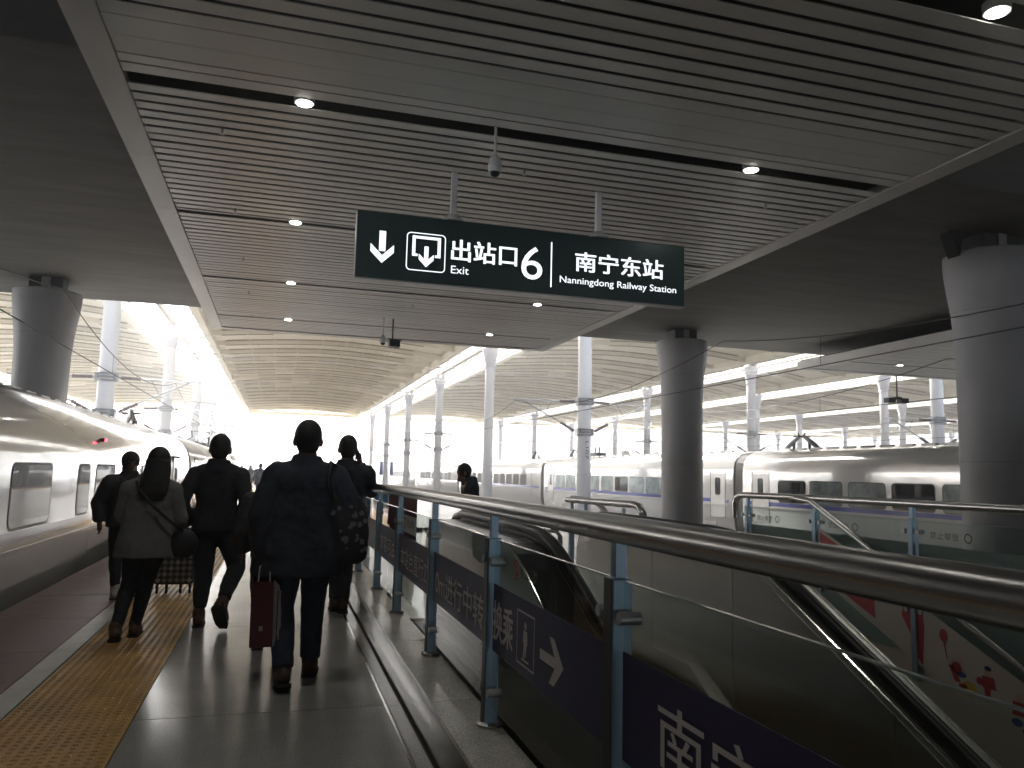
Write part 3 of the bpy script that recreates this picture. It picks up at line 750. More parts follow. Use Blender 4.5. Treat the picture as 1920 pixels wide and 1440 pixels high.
ra = thing('glass_railing', 'near glass railing with thick steel top rail and dark blue banner beside the walkway', 'railing', (XR, 4, .26))
pth = [(1.0, -5, 1.29)] + [(1.0+.02*(y < 5), y, 1.288) for y in (-3, 0, 2, 4)] + [(1.02, 6, 1.285), (1.01, 7.5, 1.28), (.99, 8.6, 1.27), (.965, 9.5, 1.262), (.93, 10.2, 1.258), (.91, 10.5, 1.25)]
MB().tube(pth, .043, 24).obj('top_rail', 'tube_steel', ra, True, True)
for y in PY: rail_post(ra, XR-(.05 if y > 9 else 0), y, .264)
glass_edge_m = mat('glass_rim', (.42, .52, .48), .15)
TXT = {3: ('换乘', None), }
for i, (a, b) in enumerate(zip(PY[:-1], PY[1:])):
    ya, yb = a+.055, b-.055
    g = B(XR-.006, XR+.006, ya, yb, .36, 1.133).obj('glass_panel', 'pane', ra)
    B(XR-.006, XR+.006, ya, yb, 1.1335, 1.137).obj('glass_rim', 'glass_rim', g)
    B(XR-.006, XR+.006, ya-.003, ya-.0005, .36, 1.133).obj('glass_rim', 'glass_edge', g)
    B(XR-.0095, XR-.0065, ya+.002, yb-.002, .622, .93).obj('banner', 'banner', g)
    def T(s, y0, y1, z0, z1, m_='banner_text', bold=.01): text(s, 'lettering', m_, g, (XR-.0098, y0, z0), (0, -1, 0), (0, 0, 1), y0-y1, z1-z0, .0015, bold)
    if i == 3:
        T('换乘', 3.69, 3.37, .68, .855, bold=.02)
        yo = 3.31
        P_ = []
        P_ += [[(0, 0), (.24, 0), (.24, .008), (0, .008)], [(0, .212), (.24, .212), (.24, .22), (0, .22)], [(0, .008), (.008, .008), (.008, .212), (0, .212)], [(.232, .008), (.24, .008), (.24, .212), (.232, .212)]]
        P_ += [disc(.12, .165, .017), [(.095, .145), (.145, .145), (.15, .09), (.138, .09), (.132, .04), (.12, .04), (.118, .08), (.108, .03), (.09, .035), (.102, .09), (.09, .10)], [(.07, .022), (.17, .022), (.17, .03), (.07, .03)]]
        flat(P_, 'transfer_symbol', 'banner_text', g, (XR-.0098, yo, .66), (0, -1, 0), (0, 0, 1), .0015)
        flat([[(0, .065), (.19, .065), (.19, .105), (0, .105)], [(.11, 0), (.165, 0), (.265, .085), (.19, .085)], [(.19, .085), (.265, .085), (.165, .17), (.11, .17)]], 'arrow', 'banner_text', g, (XR-.0098, 3.0, .675), (0, -1, 0), (0, 0, 1), .0015)
        flat(ringq(.05, .05, .045, .037, 20), 'warning_ring', 'ink_red', g, (XR-.007, 3.40, .985), (0, -1, 0), (0, 0, 1), .001)
        flat([[(.045, .02), (.06, .02), (.058, .07), (.045, .08)], [(.02, .075), (.028, .08), (.08, .03), (.075, .022)]], 'climber_symbol', 'ink_red', g, (XR-.007, 3.40, .985), (0, -1, 0), (0, 0, 1), .001)
        text('禁止攀登', 'lettering', 'ink', g, (XR-.007, 3.29, 1.01), (0, -1, 0), (0, 0, 1), .24, .055, .001)
    elif i == 4: T('0m进行中转', 5.12, 3.88, .675, .84)
    elif i == 5:
        T('本站台直行27', 6.62, 5.36, .68, .84, bold=.0)
        s_ = B(XR-.010, XR-.0065, 5.95, 6.55, .965, 1.10).obj('sticker', 'sticker', g)
        text('禁止攀登', 'lettering', 'ink', g, (XR-.0101, 6.36, 1.01), (0, -1, 0), (0, 0, 1), .36, .06, .0006)
        flat(ringq(.045, .05, .045, .034, 20), 'warning_ring', 'ink_red', g, (XR-.0101, 6.50, .985), (0, -1, 0), (0, 0, 1), .0006)
    elif i == 6: T('旅客可由', 8.0, 6.95, .69, .84, bold=0)
    elif i == 2: T('南宁东站', 2.0, .95, .69, .86, bold=.008)
    elif i == 1: T('中转换乘', .7, -.4, .69, .86, bold=.02)

# far railing across the stairs
rb = thing('glass_railing', 'far glass railing with green grey film behind the stairs in front of the right train', 'railing', (5.4, 4, 0))
MB().tube([(5.4, 8.56, .98), (5.4, 8.57, 1.16), (5.4, 8.53, 1.23), (5.4, 8.44, 1.262), (5.4, 7.2, 1.27), (5.4, 0, 1.275), (5.4, -5, 1.275)], .036, 18).obj('top_rail', 'tube_steel', rb, True, True)
P2 = [8.3, 7.06, 5.75, 4.45, 3.15, 1.85, .55, -.75]
for y in P2: rail_post(rb, 5.4, y, -.24)
for a, b in zip(P2[1:], P2[:-1]):
    ya, yb = a+.05, b-.05
    g = B(5.394, 5.406, ya, yb, -.02, 1.13).obj('glass_panel', 'pane', rb); B(5.394, 5.406, ya, yb, 1.1305, 1.136).obj('glass_rim', 'glass_rim', g)
    B(5.409, 5.413, ya+.002, yb-.002, -.02, .93).obj('film', 'pane_film', g)
    if a > 4: text('禁止攀登', 'lettering', 'ink', g, (5.392, yb-.15, .985), (0, -1, 0), (0, 0, 1), .30, .06, .001); flat(ringq(.04, .04, .04, .03, 18), 'warning_ring', 'ink', g, (5.392, yb-.50, .975), (0, -1, 0), (0, 0, 1), .001)

# ------------------------------------------------------------------ escalator
SL = .475
def zs(y, z0, yb): return z0 - SL*max(0, yb-y)
es = thing('escalator', 'stainless steel escalator descending towards the camera between railing and stairs', 'escalator', (2.27, 6, 0))
YE = -8
def bal_prof(top=1.03, bot=-.9):
    p = [(6.95, .0), (7.22, .06), (7.36, .25), (7.42, .50), (7.40, .74), (7.30, .91), (7.14, 1.0), (6.9, top), (4.95, top), (4.72, top-.012), (4.5, top-.055)]
    p += [(4.3, .898), (YE, .898-SL*(4.3-YE)), (YE, -.0-SL*(5.1-YE)-1.2), (5.0, bot), (6.95, bot)]
    return p
for x0, x1 in ((1.36, 1.66), (2.88, 3.12)):
    MB().prism_x(bal_prof(), x0, x1).obj('balustrade', 'panel_steel', es)
    # bright edge trims along both upper edges
    for xx in (x0, x1-.012):
        pp = [(q[0], q[1]+.006) for q in bal_prof()[4:-3]]; MB().tube([(xx+.006, q[0], q[1]) for q in pp], .007, 6).obj('edge_trim', 'bright_trim', es)
MB().prism_x([(6.9, 1.031), (4.95, 1.031), (4.72, 1.019), (4.5, .977), (4.3, .90), (YE, .90-SL*(4.3-YE)), (YE, .908-SL*(4.3-YE)), (4.3, .908), (4.5, .985), (4.72, 1.027), (4.95, 1.039), (6.9, 1.039)], 1.375, 1.575).obj('top_reflection', 'reflection_dark', es)  # dark strip stands in for the soffit mirrored in the steel top
# inner steel panels with joints
for xf, sgn in ((1.66, 1), (2.88, -1)):
    xa, xb = sorted((xf, xf+sgn*.006)); ys_ = [7.1, 5.75, 4.6, 3.2, 1.8, .4, -1.0, -2.4, -3.8, -5.2, -6.6, -8.0]
    for b, a in zip(ys_[:-1], ys_[1:]):
        a += .010; sh = .22 if a < 4.6 else 0
        tz = lambda y: (1.0 if y > 4.75 else .868-SL*(4.3-y) if y < 4.4 else .95)
        bz = lambda y: .16-SL*max(0, 5.1-y)
        a2, b2 = (a+sh*.5 if a < 4.5 and a > YE+.1 else a), (b+sh*.5 if b < 4.55 else b)
        MB().prism_x([(a2, bz(a2)), (b2, bz(b2)), (b, tz(b)), (a, tz(a))] if a > 4.75 or b < 4.5 else [(a2, bz(a2)), (b2, bz(b2)), (b, tz(b)), (4.75, .995), (4.45, .93), (a, tz(a))], xa, xb).obj('side_panel', 'brushed', es)
    # inner deck and skirt
    xc_, xd_ = sorted((xf+sgn*.006, xf+sgn*.055))
    MB().prism_x([(7.0, .10), (5.1, .10), (YE, .10-SL*(5.1-YE)), (YE, .155-SL*(5.1-YE)), (5.1, .155), (7.0, .155)], xc_, xd_).obj('inner_deck', 'brushed', es)
for xh in (1.61, 2.945):
    path = [(xh, 6.8, .14), (xh, 7.15, .16), (xh, 7.36, .27), (xh, 7.47, .48), (xh, 7.475, .72), (xh, 7.38, .93), (xh, 7.2, 1.045), (xh, 6.95, 1.085), (xh, 6.5, 1.09), (xh, 4.95, 1.09), (xh, 4.72, 1.075), (xh, 4.5, 1.03), (xh, 4.3, .955), (xh, YE, .955-SL*(4.3-YE))]
    MB().tube(path, .038, 14).obj('handrail', 'rubber', es, True, True)
    MB().prism_x([(6.9, 1.034), (4.95, 1.034), (4.72, 1.022), (4.5, .98), (4.3, .902), (YE, .902-SL*(4.3-YE)), (YE, .94-SL*(4.3-YE)), (4.3, .94), (4.5, 1.015), (4.72, 1.06), (4.95, 1.075), (6.9, 1.075)], xh-.028, xh+.03).obj('handrail_guide', 'rubber', es)
B(1.72, 2.82, 5.45, 7.9, -.06, .006).obj('floor_plate', 'step_metal', es)
cb = MB()
for k in range(55): cb.box(1.725+k*.02, 1.733+k*.02, 5.3, 5.448, -.03, .003)
o = cb.obj('comb_plate', 'bright_trim', es); o['kind'] = 'stuff'
stp = MB(); stp.box(1.72, 2.82, 0, .40, -.02, 0); stp.box(1.72, 2.82, .0, .02, -.2, -.021)
for k in range(36): stp.box(1.735+k*.03, 1.747+k*.03, 0, .40, .0005, .008)
stm = stp.mesh('escalator_step', 'step_metal', ORG[es.name])
for k in range(30):
    yy = 5.3-.4-k*.404; inst('escalator_step', stm, es, (0, yy, -.19*k*1.0-.0))
# outer side: lower cladding with horizontal ribs
cl = MB()
for k in range(7): cl.box(1.345, 1.359, 5.2, 6.9, .08+k*.06, .10+k*.06)
cl.obj('vent_grille', 'steel_grey', es)
struct(B(1.09, 1.34, 5.3, 8.0, -.06, -.002).obj('landing_floor', 'terrazzo_light')); struct(B(3.14, 3.3, 5.3, 8.0, -.06, -.002).obj('landing_floor', 'terrazzo_light')); 
gb = thing('guard_bar', 'low bent steel guard bar at the upper entry of the escalator', 'barrier', (1.2, 8.2, 0))
MB().tube([(1.22, 8.6, 0), (1.22, 8.6, .72), (1.26, 8.6, .8), (1.34, 8.6, .82), (1.9, 8.6, .82), (1.98, 8.6, .8), (2.02, 8.6, .72), (2.02, 8.6, 0)], .028, 12).obj('tube', 'tube_steel', gb, True, True)
gb2 = thing('guard_bar', 'short bent steel guard bar beside the right side of the escalator entry', 'barrier', (2.7, 8.2, 0))
MB().tube([(2.75, 8.3, 0), (2.75, 8.3, .78), (2.80, 8.3, .84), (2.98, 8.3, .84), (3.03, 8.3, .78), (3.03, 8.3, 0)], .028, 12).obj('tube', 'tube_steel', gb2, True, True)

# rail between escalator and stairs
rc = thing('handrail_barrier', 'short bent steel rail on blue posts between the escalator and the stairs', 'railing', (3.17, 7.5, 0))
MB().tube([(3.17, 8.46, 1.175), (3.17, 6.72, 1.195), (3.17, 6.60, 1.18), (3.17, 6.53, 1.12), (3.17, 6.52, 1.02), (3.17, 6.52, .02)], .034, 16).obj('top_rail', 'tube_steel', rc, True, True)
for y in (8.32, 6.95):
    p = B(3.145, 3.195, y-.025, y+.025, 0, 1.04).obj('post', 'post_blue', rc); B(3.155, 3.185, y-.015, y+.015, 1.041, 1.15).obj('post_neck', 'post_blue', p)
rd = thing('handrail_barrier', 'second steel handrail that slopes down into the stairs on their left side', 'railing', (3.33, 7.5, 0))
MB().tube([(3.33, 8.75, 1.19), (3.33, 8.1, 1.18), (3.33, 7.9, 1.14), (3.33, 6.9, .70), (3.33, -6, .70-SL*12.9)], .03, 14).obj('top_rail', 'tube_steel', rd, True, True)
p = B(3.305, 3.355, 8.28, 8.33, 0, 1.04).obj('post', 'post_blue', rd); B(3.315, 3.345, 8.29, 8.32, 1.041, 1.155).obj('post_neck', 'post_blue', p)

# ------------------------------------------------------------------ stairs
st = thing('staircase', 'dark stone staircase going down beside the escalator', 'stairs', (4.35, 6, 0))
for k in range(34):
    y1_ = 7.05-k*.316; z = -.15*(k+1)
    m = B(3.14, 5.436, y1_-.316, y1_-.001, z-.25, z); m.box(3.3, 5.3, y1_-.316+.01, y1_-.28, z+.0005, z+.004); m.obj('stair_step', 'stair_stone', st)
B(3.31, 5.436, 7.05, 8.0, -.3, -.001).obj('landing', 'stair_stone', st)
zt_ = lambda y: .98-.43*(7.0-y)
MB().prism_x([(7.0, .47), (7.0, .98), (-2, zt_(-2)), (-2, zt_(-2)-.60)], 5.386, 5.391).obj('picture_panel', 'decal_cream', st)
MB().tube([(5.33, 7.30, 1.262), (5.33, 7.05, 1.24), (5.33, 4.63, .10), (5.33, -3, .10-SL*7.63)], .03, 14).obj('wall_handrail', 'tube_steel', st, True, True)
for y in (6.2, 4.0, 2): 
    z = 1.24-SL*(7.05-y); MB().tube([(5.33, y, z), (5.33, y, z-.09), (5.42, y, z-.09)], .01, 8).obj('handrail_bracket', 'tube_steel', st)
def pr(polys, nm, m_):
    for pp_ in polys: pr1([pp_], nm, m_)
def pr1(polys, nm, m_): return flat([[(7.0-u[0], 0) and (u[0], u[1]) for u in p] for p in polys], nm, m_, st, (5.3855, 7.0, 0), (0, -1, 0), (0, 0, 1), .001)
# printed pictures: u = 7.0 - y, v = z
pr([[(.02, .50), (.78, .20), (.76, .62), (.5, .74), (.02, .93)]], 'red_print', 'decal_red')
pr([[(1.10, .30), (1.22, .12), (1.28, .28), (1.25, .0), (1.33, -.10), (1.36, .22), (1.34, .38), (1.15, .42)]], 'red_print', 'decal_red')
text('新时代', 'lettering', 'ink', st, (5.3855, 6.52, .40), (0, -.90, -.43), (0, 0, 1), .24, .085, .001)
pr([disc(1.56, .20, .042, .055)], 'balloon_print', 'ink_red')
pr([[(1.555, .145), (1.565, .145), (1.60, .02), (1.59, .02)]], 'string_print', 'ink_red')
pr([disc(1.80, -.17, .075, .06), ], 'drum_print', 'ink_yellow'); 
pr([disc(1.68, -.03, .05, .045), disc(1.74, -.16, .045, .02), [(1.60, -.02), (1.66, -.02), (1.72, -.14), (1.66, -.14)]], 'child_print', 'ink_red')
pr([disc(1.71, .035, .028), disc(1.98, .00, .03), disc(2.24, -.12, .03)], 'face_print', 'ink_skin')
pr([disc(1.73, -.075, .045, .022), disc(1.98, .03, .032, .02), disc(2.22, -.30, .05, .03), disc(2.28, -.35, .02)], 'blue_print', 'ink_blue')
pr([[(1.93, -.03), (2.03, -.03), (2.05, -.12), (1.92, -.12)], [(1.94, -.12), (2.0, -.12), (1.99, -.22), (1.95, -.22)], [(2.19, -.15), (2.28, -.15), (2.30, -.25), (2.18, -.25)], disc(1.90, -.08, .03), disc(2.16, -.2, .02)], 'child_print', 'ink_red')
pr([disc(2.52, -.17, .05, .06), [(2.50, -.3), (2.6, -.3), (2.6, -.4), (2.52, -.4)]], 'red_print', 'ink_red')

# ------------------------------------------------------------------ hanging sign
sg = thing('hanging_sign', 'dark green illuminated exit sign hanging from the slatted ceiling', 'sign', (3.33, 10.66, 4.04))
bevel(B(.86, 5.81, 10.58, 10.76, 4.05, 4.975).obj('sign_box', 'sign_body', sg), .006, 2)
B(.852, 5.818, 10.60, 10.74, 4.03, 4.049).obj('bottom_rim', 'steel_grey', sg)
B(.853, .859, 10.585, 10.755, 4.05, 4.97).obj('side_rim', 'steel_grey', sg)
for x in (2.20, 4.42):
    B(x-.04, x+.04, 10.63, 10.71, 4.98, 5.72).obj('hanger_tube', 'post_white', sg)
    m = MB(); m.lathe((x, 10.67, 4.976), [(.17, 0), (.16, .03), (.09, .08), (.06, .11)], 12); m.obj('hanger_flange', 'camera_white', sg)
def SX(polys, nm): return flat(polys, nm, 'sign_text', sg, (0, 10.5795, 0), (1, 0, 0), (0, 0, 1), .002)
SX([[(1.165, 4.43), (1.255, 4.43), (1.255, 4.715), (1.165, 4.715)], [(1.21, 4.265), (1.37, 4.42), (1.37, 4.53), (1.21, 4.375)], [(1.21, 4.265), (1.21, 4.375), (1.05, 4.53), (1.05, 4.42)]], 'down_arrow')
def rframe(x0, x1, z0, z1, r, wd):
    o1 = rrect(x0, x1, z0, z1, r, 5); i1 = rrect(x0+wd, x1-wd, z0+wd, z1-wd, r-wd, 5); n = len(o1)
    return [[o1[k], o1[(k+1) % n], i1[(k+1) % n], i1[k]] for k in range(n)]
SX(rframe(1.54, 2.09, 4.205, 4.745, .06, .014) + [[(1.62, 4.66), (2.02, 4.66), (2.02, 4.70), (1.62, 4.70)], [(1.62, 4.41), (1.665, 4.41), (1.665, 4.66), (1.62, 4.66)], [(1.975, 4.41), (2.02, 4.41), (2.02, 4.66), (1.975, 4.66)],
    [(1.665, 4.41), (1.70, 4.41), (1.70, 4.445), (1.665, 4.445)], [(1.94, 4.41), (1.975, 4.41), (1.975, 4.445), (1.94, 4.445)],
    [(1.79, 4.36), (1.85, 4.36), (1.85, 4.56), (1.79, 4.56)], [(1.82, 4.265), (1.925, 4.37), (1.925, 4.45), (1.82, 4.35)], [(1.82, 4.265), (1.82, 4.35), (1.715, 4.45), (1.715, 4.37)]], 'exit_symbol')
def ST(s, x0, x1, z0, z1, bold=.0): text(s, 'lettering', 'sign_text', sg, (x0, 10.5795, z0), (1, 0, 0), (0, 0, 1), x1-x0, z1-z0, .002, bold)
ST('出站口', 2.175, 3.13, 4.40, 4.705, .02); ST('Exit', 2.175, 2.43, 4.215, 4.325); ST('6', 3.20, 3.52, 4.235, 4.72)
SX([[(3.645, 4.15), (3.665, 4.15), (3.665, 4.82), (3.645, 4.82)]], 'divider')
ST('南宁东站', 4.03, 5.45, 4.43, 4.72, .02); ST('Nanningdong Railway Station', 3.79, 5.67, 4.205, 4.335, .004)

# dome cameras
def dome(x, y, zb, label):
    t = thing('dome_camera', label, 'security camera', (x, y, zb))
    MB().tube([(x, y, zb+.28), (x, y, 5.72)], .018, 10).obj('drop_pipe', 'camera_white', t)
    m = MB(); m.lathe((x, y, zb), [(.075, .06), (.085, .10), (.085, .15), (.06, .24), (.025, .29)], 20); m.obj('housing', 'camera_white', t, True, True)
    MB().ball((x, y, zb+.07), .07, 16, 10).obj('lens_dome', 'camera_dark', t, True)
    return t
dome(2.36, 9.02, 5.06, 'white dome camera hanging on a pipe above the exit sign')
dome(2.62, 21.8, 4.92, 'dark dome camera hanging near the far end of the slatted ceiling')
dome(20.6, 17.0, 4.9, 'dome camera hanging under the second ceiling at the right')
bc = thing('box_camera', 'dark box camera beside the far dome camera under the ceiling end', 'security camera', (2.95, 22, 4.9))
m = B(2.80, 3.10, 21.75, 22.1, 4.90, 5.08); m.box(2.76, 3.14, 21.7, 22.15, 5.081, 5.10); m.obj('housing', 'dark_metal', bc); MB().tube([(2.9, 21.9, 5.1), (2.9, 21.9, 5.72)], .02, 8).obj('drop_pipe', 'dark_metal', bc)
fl = thing('flood_camera', 'cluster of black floodlights hanging under the canopy at right', 'floodlight', (24.5, 26.5, 4.9))
m = B(24.0, 24.35, 26.6, 26.9, 4.75, 4.95); m.box(24.65, 25.0, 26.6, 26.9, 4.75, 4.95); m.box(24.35, 24.65, 26.6, 26.8, 4.9, 5.0); m.obj('lamp_head', 'dark_metal', fl); MB().tube([(24.5, 26.7, 4.95), (24.5, 26.7, 7.4)], .03, 8).obj('drop_pipe', 'dark_metal', fl)

# maroon cabinet and poster stand beyond the escalator
cbn = thing('cabinet', 'waist high dark maroon cabinet on the platform beyond the escalator', 'cabinet', (2.35, 16.3, 0))
bevel(B(1.95, 2.76, 16.0, 16.6, .04, .97).obj('body', 'box_maroon', cbn), .01, 2); B(1.98, 2.73, 16.03, 16.57, 0, .039).obj('plinth', 'dark_metal', cbn); B(1.93, 2.78, 15.98, 16.62, .9705, 1.0).obj('top', 'dark_metal', cbn)
for x in (2.0, 2.38): B(x, x+.35, 15.985, 15.999, .1, .9).obj('door', 'box_maroon', cbn)
ps = thing('poster_stand', 'white framed poster stand with blue poster before the maroon cabinet', 'poster stand', (1.95, 15.4, 0))
m = B(1.80, 1.82, 15.4, 15.43, 0, 1.02); m.box(2.08, 2.10, 15.4, 15.43, 0, 1.02); m.box(1.821, 2.079, 15.4, 15.43, 1.0, 1.02); m.box(1.821, 2.079, 15.4, 15.43, .1, .12); m.obj('frame', 'post_white', ps)
B(1.83, 2.07, 15.41, 15.42, .13, .99).obj('poster', 'poster_blue', ps)
cb3 = thing('cabinet', 'small tall maroon box behind the end of the near railing', 'cabinet', (1.75, 17.5, 0))
B(1.62, 1.98, 17.4, 17.7, 0, 1.25).obj('body', 'box_maroon', cb3); B(1.66, 1.94, 17.385, 17.399, .2, 1.1).obj('door', 'dark_metal', cb3)

# ------------------------------------------------------------------ people
def bake(mb, name, m, parent, vox, smooth_it=4, fac=.6, noise=0):
    me = mb.mesh(name, m); o = bpy.data.objects.new(name, me); COL.objects.link(o)
    r = o.modifiers.new('r', 'REMESH'); r.mode = 'VOXEL'; r.voxel_size = vox
    s = o.modifiers.new('s', 'SMOOTH'); s.factor = fac; s.iterations = smooth_it
    if noise:
        tx = bpy.data.textures.new('folds', 'CLOUDS'); tx.noise_scale = .13; tx.noise_depth = 2
        d = o.modifiers.new('d', 'DISPLACE'); d.texture = tx; d.strength = noise; d.mid_level = .5
    dg = bpy.context.evaluated_depsgraph_get(); me2 = bpy.data.meshes.new_from_object(o.evaluated_get(dg))
    bpy.data.objects.remove(o); me2.name = name; me2.materials.clear(); me2.materials.append(MATS[m])
    me2.polygons.foreach_set('use_smooth', [True]*len(me2.polygons))
    return link(bpy.data.objects.new(name, me2), parent)
def V(*a): return Vector(a)
def hand(mb, w, d, side, curl=.5, back=None):
    """palm and five bent fingers; w wrist, d direction of the hand, side +1 when the thumb lies towards +across"""
    d = Vector(d).normalized(); ac = back if back is not None else V(0, 1, 0)
    ac = (Vector(ac)-d*d.dot(Vector(ac))).normalized(); nn = d.cross(ac)*side
    pc = w + d*.045
    mb.tube([w, w+d*.03, w+d*.085], [.026, .031, .030], 10)
    for k, L in zip((-1.5, -.5, .5, 1.5), (.055, .068, .072, .064)):
        b = w + d*.08 + ac*k*.0195
        p1 = b + d*L*.5 + nn*L*.15*curl; p2 = p1 + (d*(1-curl)+nn*curl)*L*.32; p3 = p2 + (d*(1-curl*1.6)+nn*curl)*L*.26
        mb.chain([w+d*.05+ac*k*.016, b, p1, p2, p3], [.010, .0105, .0095, .009, .0078], 7)
    t0 = w + d*.03 + ac*.026; t1 = t0 + d*.03 + ac*.022; t2 = t1 + d*.028 + ac*.006 + nn*.012*curl
    mb.chain([t0, t1, t2], [.013, .011, .009], 7)
def shoe(parent, ank, toe, m_):
    ank = Vector(ank); toe = Vector(toe).normalized(); up = V(0, 0, 1)-toe*toe.z; up.normalize()
    mb = MB(); heel = ank - toe*.045 - up*.045
    mb.chain([heel+up*.006, heel+toe*.10+up*.008, heel+toe*.19+up*(-.002), heel+toe*.23-up*.006], [.050, .056, .052, .038], 12)
    mb.chain([ank+up*.03, ank-up*.02+toe*.01], [.058, .056], 12)
    o = bake(mb, 'shoe', m_, parent, .009, 3)
    # sole
    s = toe.cross(up); b = heel-up*.036; sm = MB()
    P_ = [(-.055, .032), (-.03, .050), (.10, .056), (.20, .056), (.265, .034), (.265, -.034), (.20, -.056), (.10, -.056), (-.03, -.050), (-.055, -.032)]
    vs = [b+toe*a+s*c for a, c in P_] + [b+toe*a+s*c-up*.022 for a, c in P_]; n = len(P_)
    sm.add(vs, [tuple(range(n)), tuple(range(2*n-1, n-1, -1))] + [(i, (i+1) % n, (i+1) % n+n, i+n) for i in range(n)]); sm.obj('sole', 'sole', o)
def person(label, x, y, yaw, H, P, grp=None):
    t = thing('person', label, 'person', (x, y, 0), grp); t.rotation_euler = (0, 0, yaw); k = H/1.75; t.scale = (k, k, k)
    ORG[t.name] = Vector((0, 0, 0))
    vox = P.get('vox', .008); hd = Vector(P.get('head', (0, .01, 1.625))) + V(0, 0, -.012); ht = P.get('nod', 0)
    L, Rr = P['legs']; AL, AR = P['arms']
    b = MB()
    q = P.get('lean', 0)
    b.loft([(0, 0, .80, .12, .08), (0, 0, .90, .165, .11), (0, 0, 1.05, .135, .095), (0, q*.5, 1.22, .15, .11), (0, q, 1.36, .175, .11), (0, q, 1.43, .15, .09), (0, q, 1.48, .07, .06)])
    nb = V(0, q-.005, 1.45); b.chain([nb, hd-V(0, .02, .09)], [.074, .066], 14)
    b.ball(hd+V(0, -.005, .02), (.085, .102, .112), 20, 14)
    dn = V(0, math.cos(ht), -math.sin(ht))
    b.ball(hd+dn*.028-V(0, 0, .045), (.058, .066, .068), 16, 10)
    b.chain([hd+dn*.088+V(0, 0, .0), hd+dn*.108-V(0, 0, .03)], [.010, .014], 8)     # nose
    b.chain([hd+dn*.086+V(-.02, 0, -.062), hd+dn*.086+V(.02, 0, -.062)], [.009, .009], 8)   # mouth
    for s in (-1, 1): b.ball(hd+V(s*.089, -.008, -.008), (.016, .024, .036), 10, 8)
    for s, A in ((-1, AL), (1, AR)):
        A = [Vector(a) for a in A]; b.chain([V(s*.12, q, 1.40)]+A, [.055, .058, .042, .030], 12)
        hdv = A[2]-A[1]
        if 'handdir' in P and P['handdir'][(s+1)//2] is not None: hdv = Vector(P['handdir'][(s+1)//2])
        hand(b, A[2], hdv, s, P.get('curl', .5), P.get('across', V(0, 1, 0)))
    for s, G in ((-1, L), (1, Rr)):
        G = [Vector(a) for a in G]; b.chain(G, [.085, .058, .040], 12)
    bake(b, 'body', 'skin', t, vox, 2, .5)
    # eyes
    for s in (-1, 1):
        MB().ball(hd+dn*.082+V(s*.031, 0, .012), .011, 10, 6).obj('eye', 'sticker', t, True); MB().ball(hd+dn*.0905+V(s*.031, 0, .012), .0045, 8, 5).obj('iris', 'ink', t, True)
    for G, td in zip((L, Rr), P['toes']): shoe(t, G[2], td, P.get('shoe', 'shoe_brown'))
    tr = MB(); rt = P.get('trouser_r', (.105, .078, .060))
    for G in (L, Rr):
        G = [Vector(a) for a in G]; sh = (G[2]-G[1]).normalized()*P.get('hem', .03)
        tr.chain([G[0], G[0].lerp(G[1], .5), G[1]], [rt[0], (rt[0]+rt[1])/2+.006, rt[1]], 12); tr.tube([G[1], G[1].lerp(G[2], .6), G[2]-sh], [rt[1], (rt[1]+rt[2])/2, rt[2]], 12)
    tr.loft([(0, -.005, .80, .13, .09), (0, -.005, .90, .185, .125), (0, -.005, 1.03, .165, .115)])
    bake(tr, 'trousers', P.get('tm', 'cloth_denim'), t, .012, 3, .5, .024)
    c = MB(); c.loft(P['coat']); ra_ = P.get('sleeve', (.085, .072, .055))
    for s, A in ((-1, AL), (1, AR)):
        A = [Vector(a) for a in A]; c.chain([V(s*.12, q, 1.37)]+A[:2], [.098, ra_[0], ra_[1]], 12); c.tube([A[1], A[1].lerp(A[2], .93)], [ra_[1], ra_[2]], 12)
    if P.get('collar', 1): c.tube([nb-V(0, 0, .05), nb+V(0, 0, .06)], [.13, .092], 14)
    bake(c, 'coat', P.get('cm', 'cloth_navy'), t, .012, 3, .5, .030)
    h = MB()
    if P.get('hair') == 'long':
        h.ball(hd+V(0, -.018, .03), (.104, .116, .118), 20, 12)
        h.loft([(.02, -.13, 1.26, .09, .03), (.03, -.125, 1.33, .128, .05), (.04, -.09, 1.44, .13, .08), (.05, -.05, 1.55, .118, .095), (.05, -.03, 1.64, .108, .10)])
    elif P.get('hair') == 'hood':
        h.ball(hd+V(0, -.02, .03), (.108, .118, .116), 20, 12); h.ball(hd+V(0, -.05, -.07), (.09, .07, .08))
    else:
        h.ball(hd+V(0, -.016, .034), (.096, .108, .116), 20, 12); h.ball(hd+V(0, -.042, -.025), (.080, .066, .078), 16, 10)
    bake(h, 'hair', P.get('hm', 'hair'), t, .008, 2, .5, .008)
    return t
LONG = [(0, 0, .70, .27, .19), (0, 0, .80, .265, .18), (0, 0, 1.0, .235, .16), (0, 0, 1.18, .225, .15), (0, 0, 1.32, .225, .145), (0, -.005, 1.40, .185, .125), (0, -.005, 1.46, .11, .095)]
SHORT = [(0, 0, .86, .20, .14), (0, 0, .98, .195, .135), (0, 0, 1.12, .18, .125), (0, 0, 1.26, .20, .13), (0, 0, 1.35, .20, .125), (0, -.005, 1.41, .165, .11), (0, -.005, 1.47, .095, .085)]
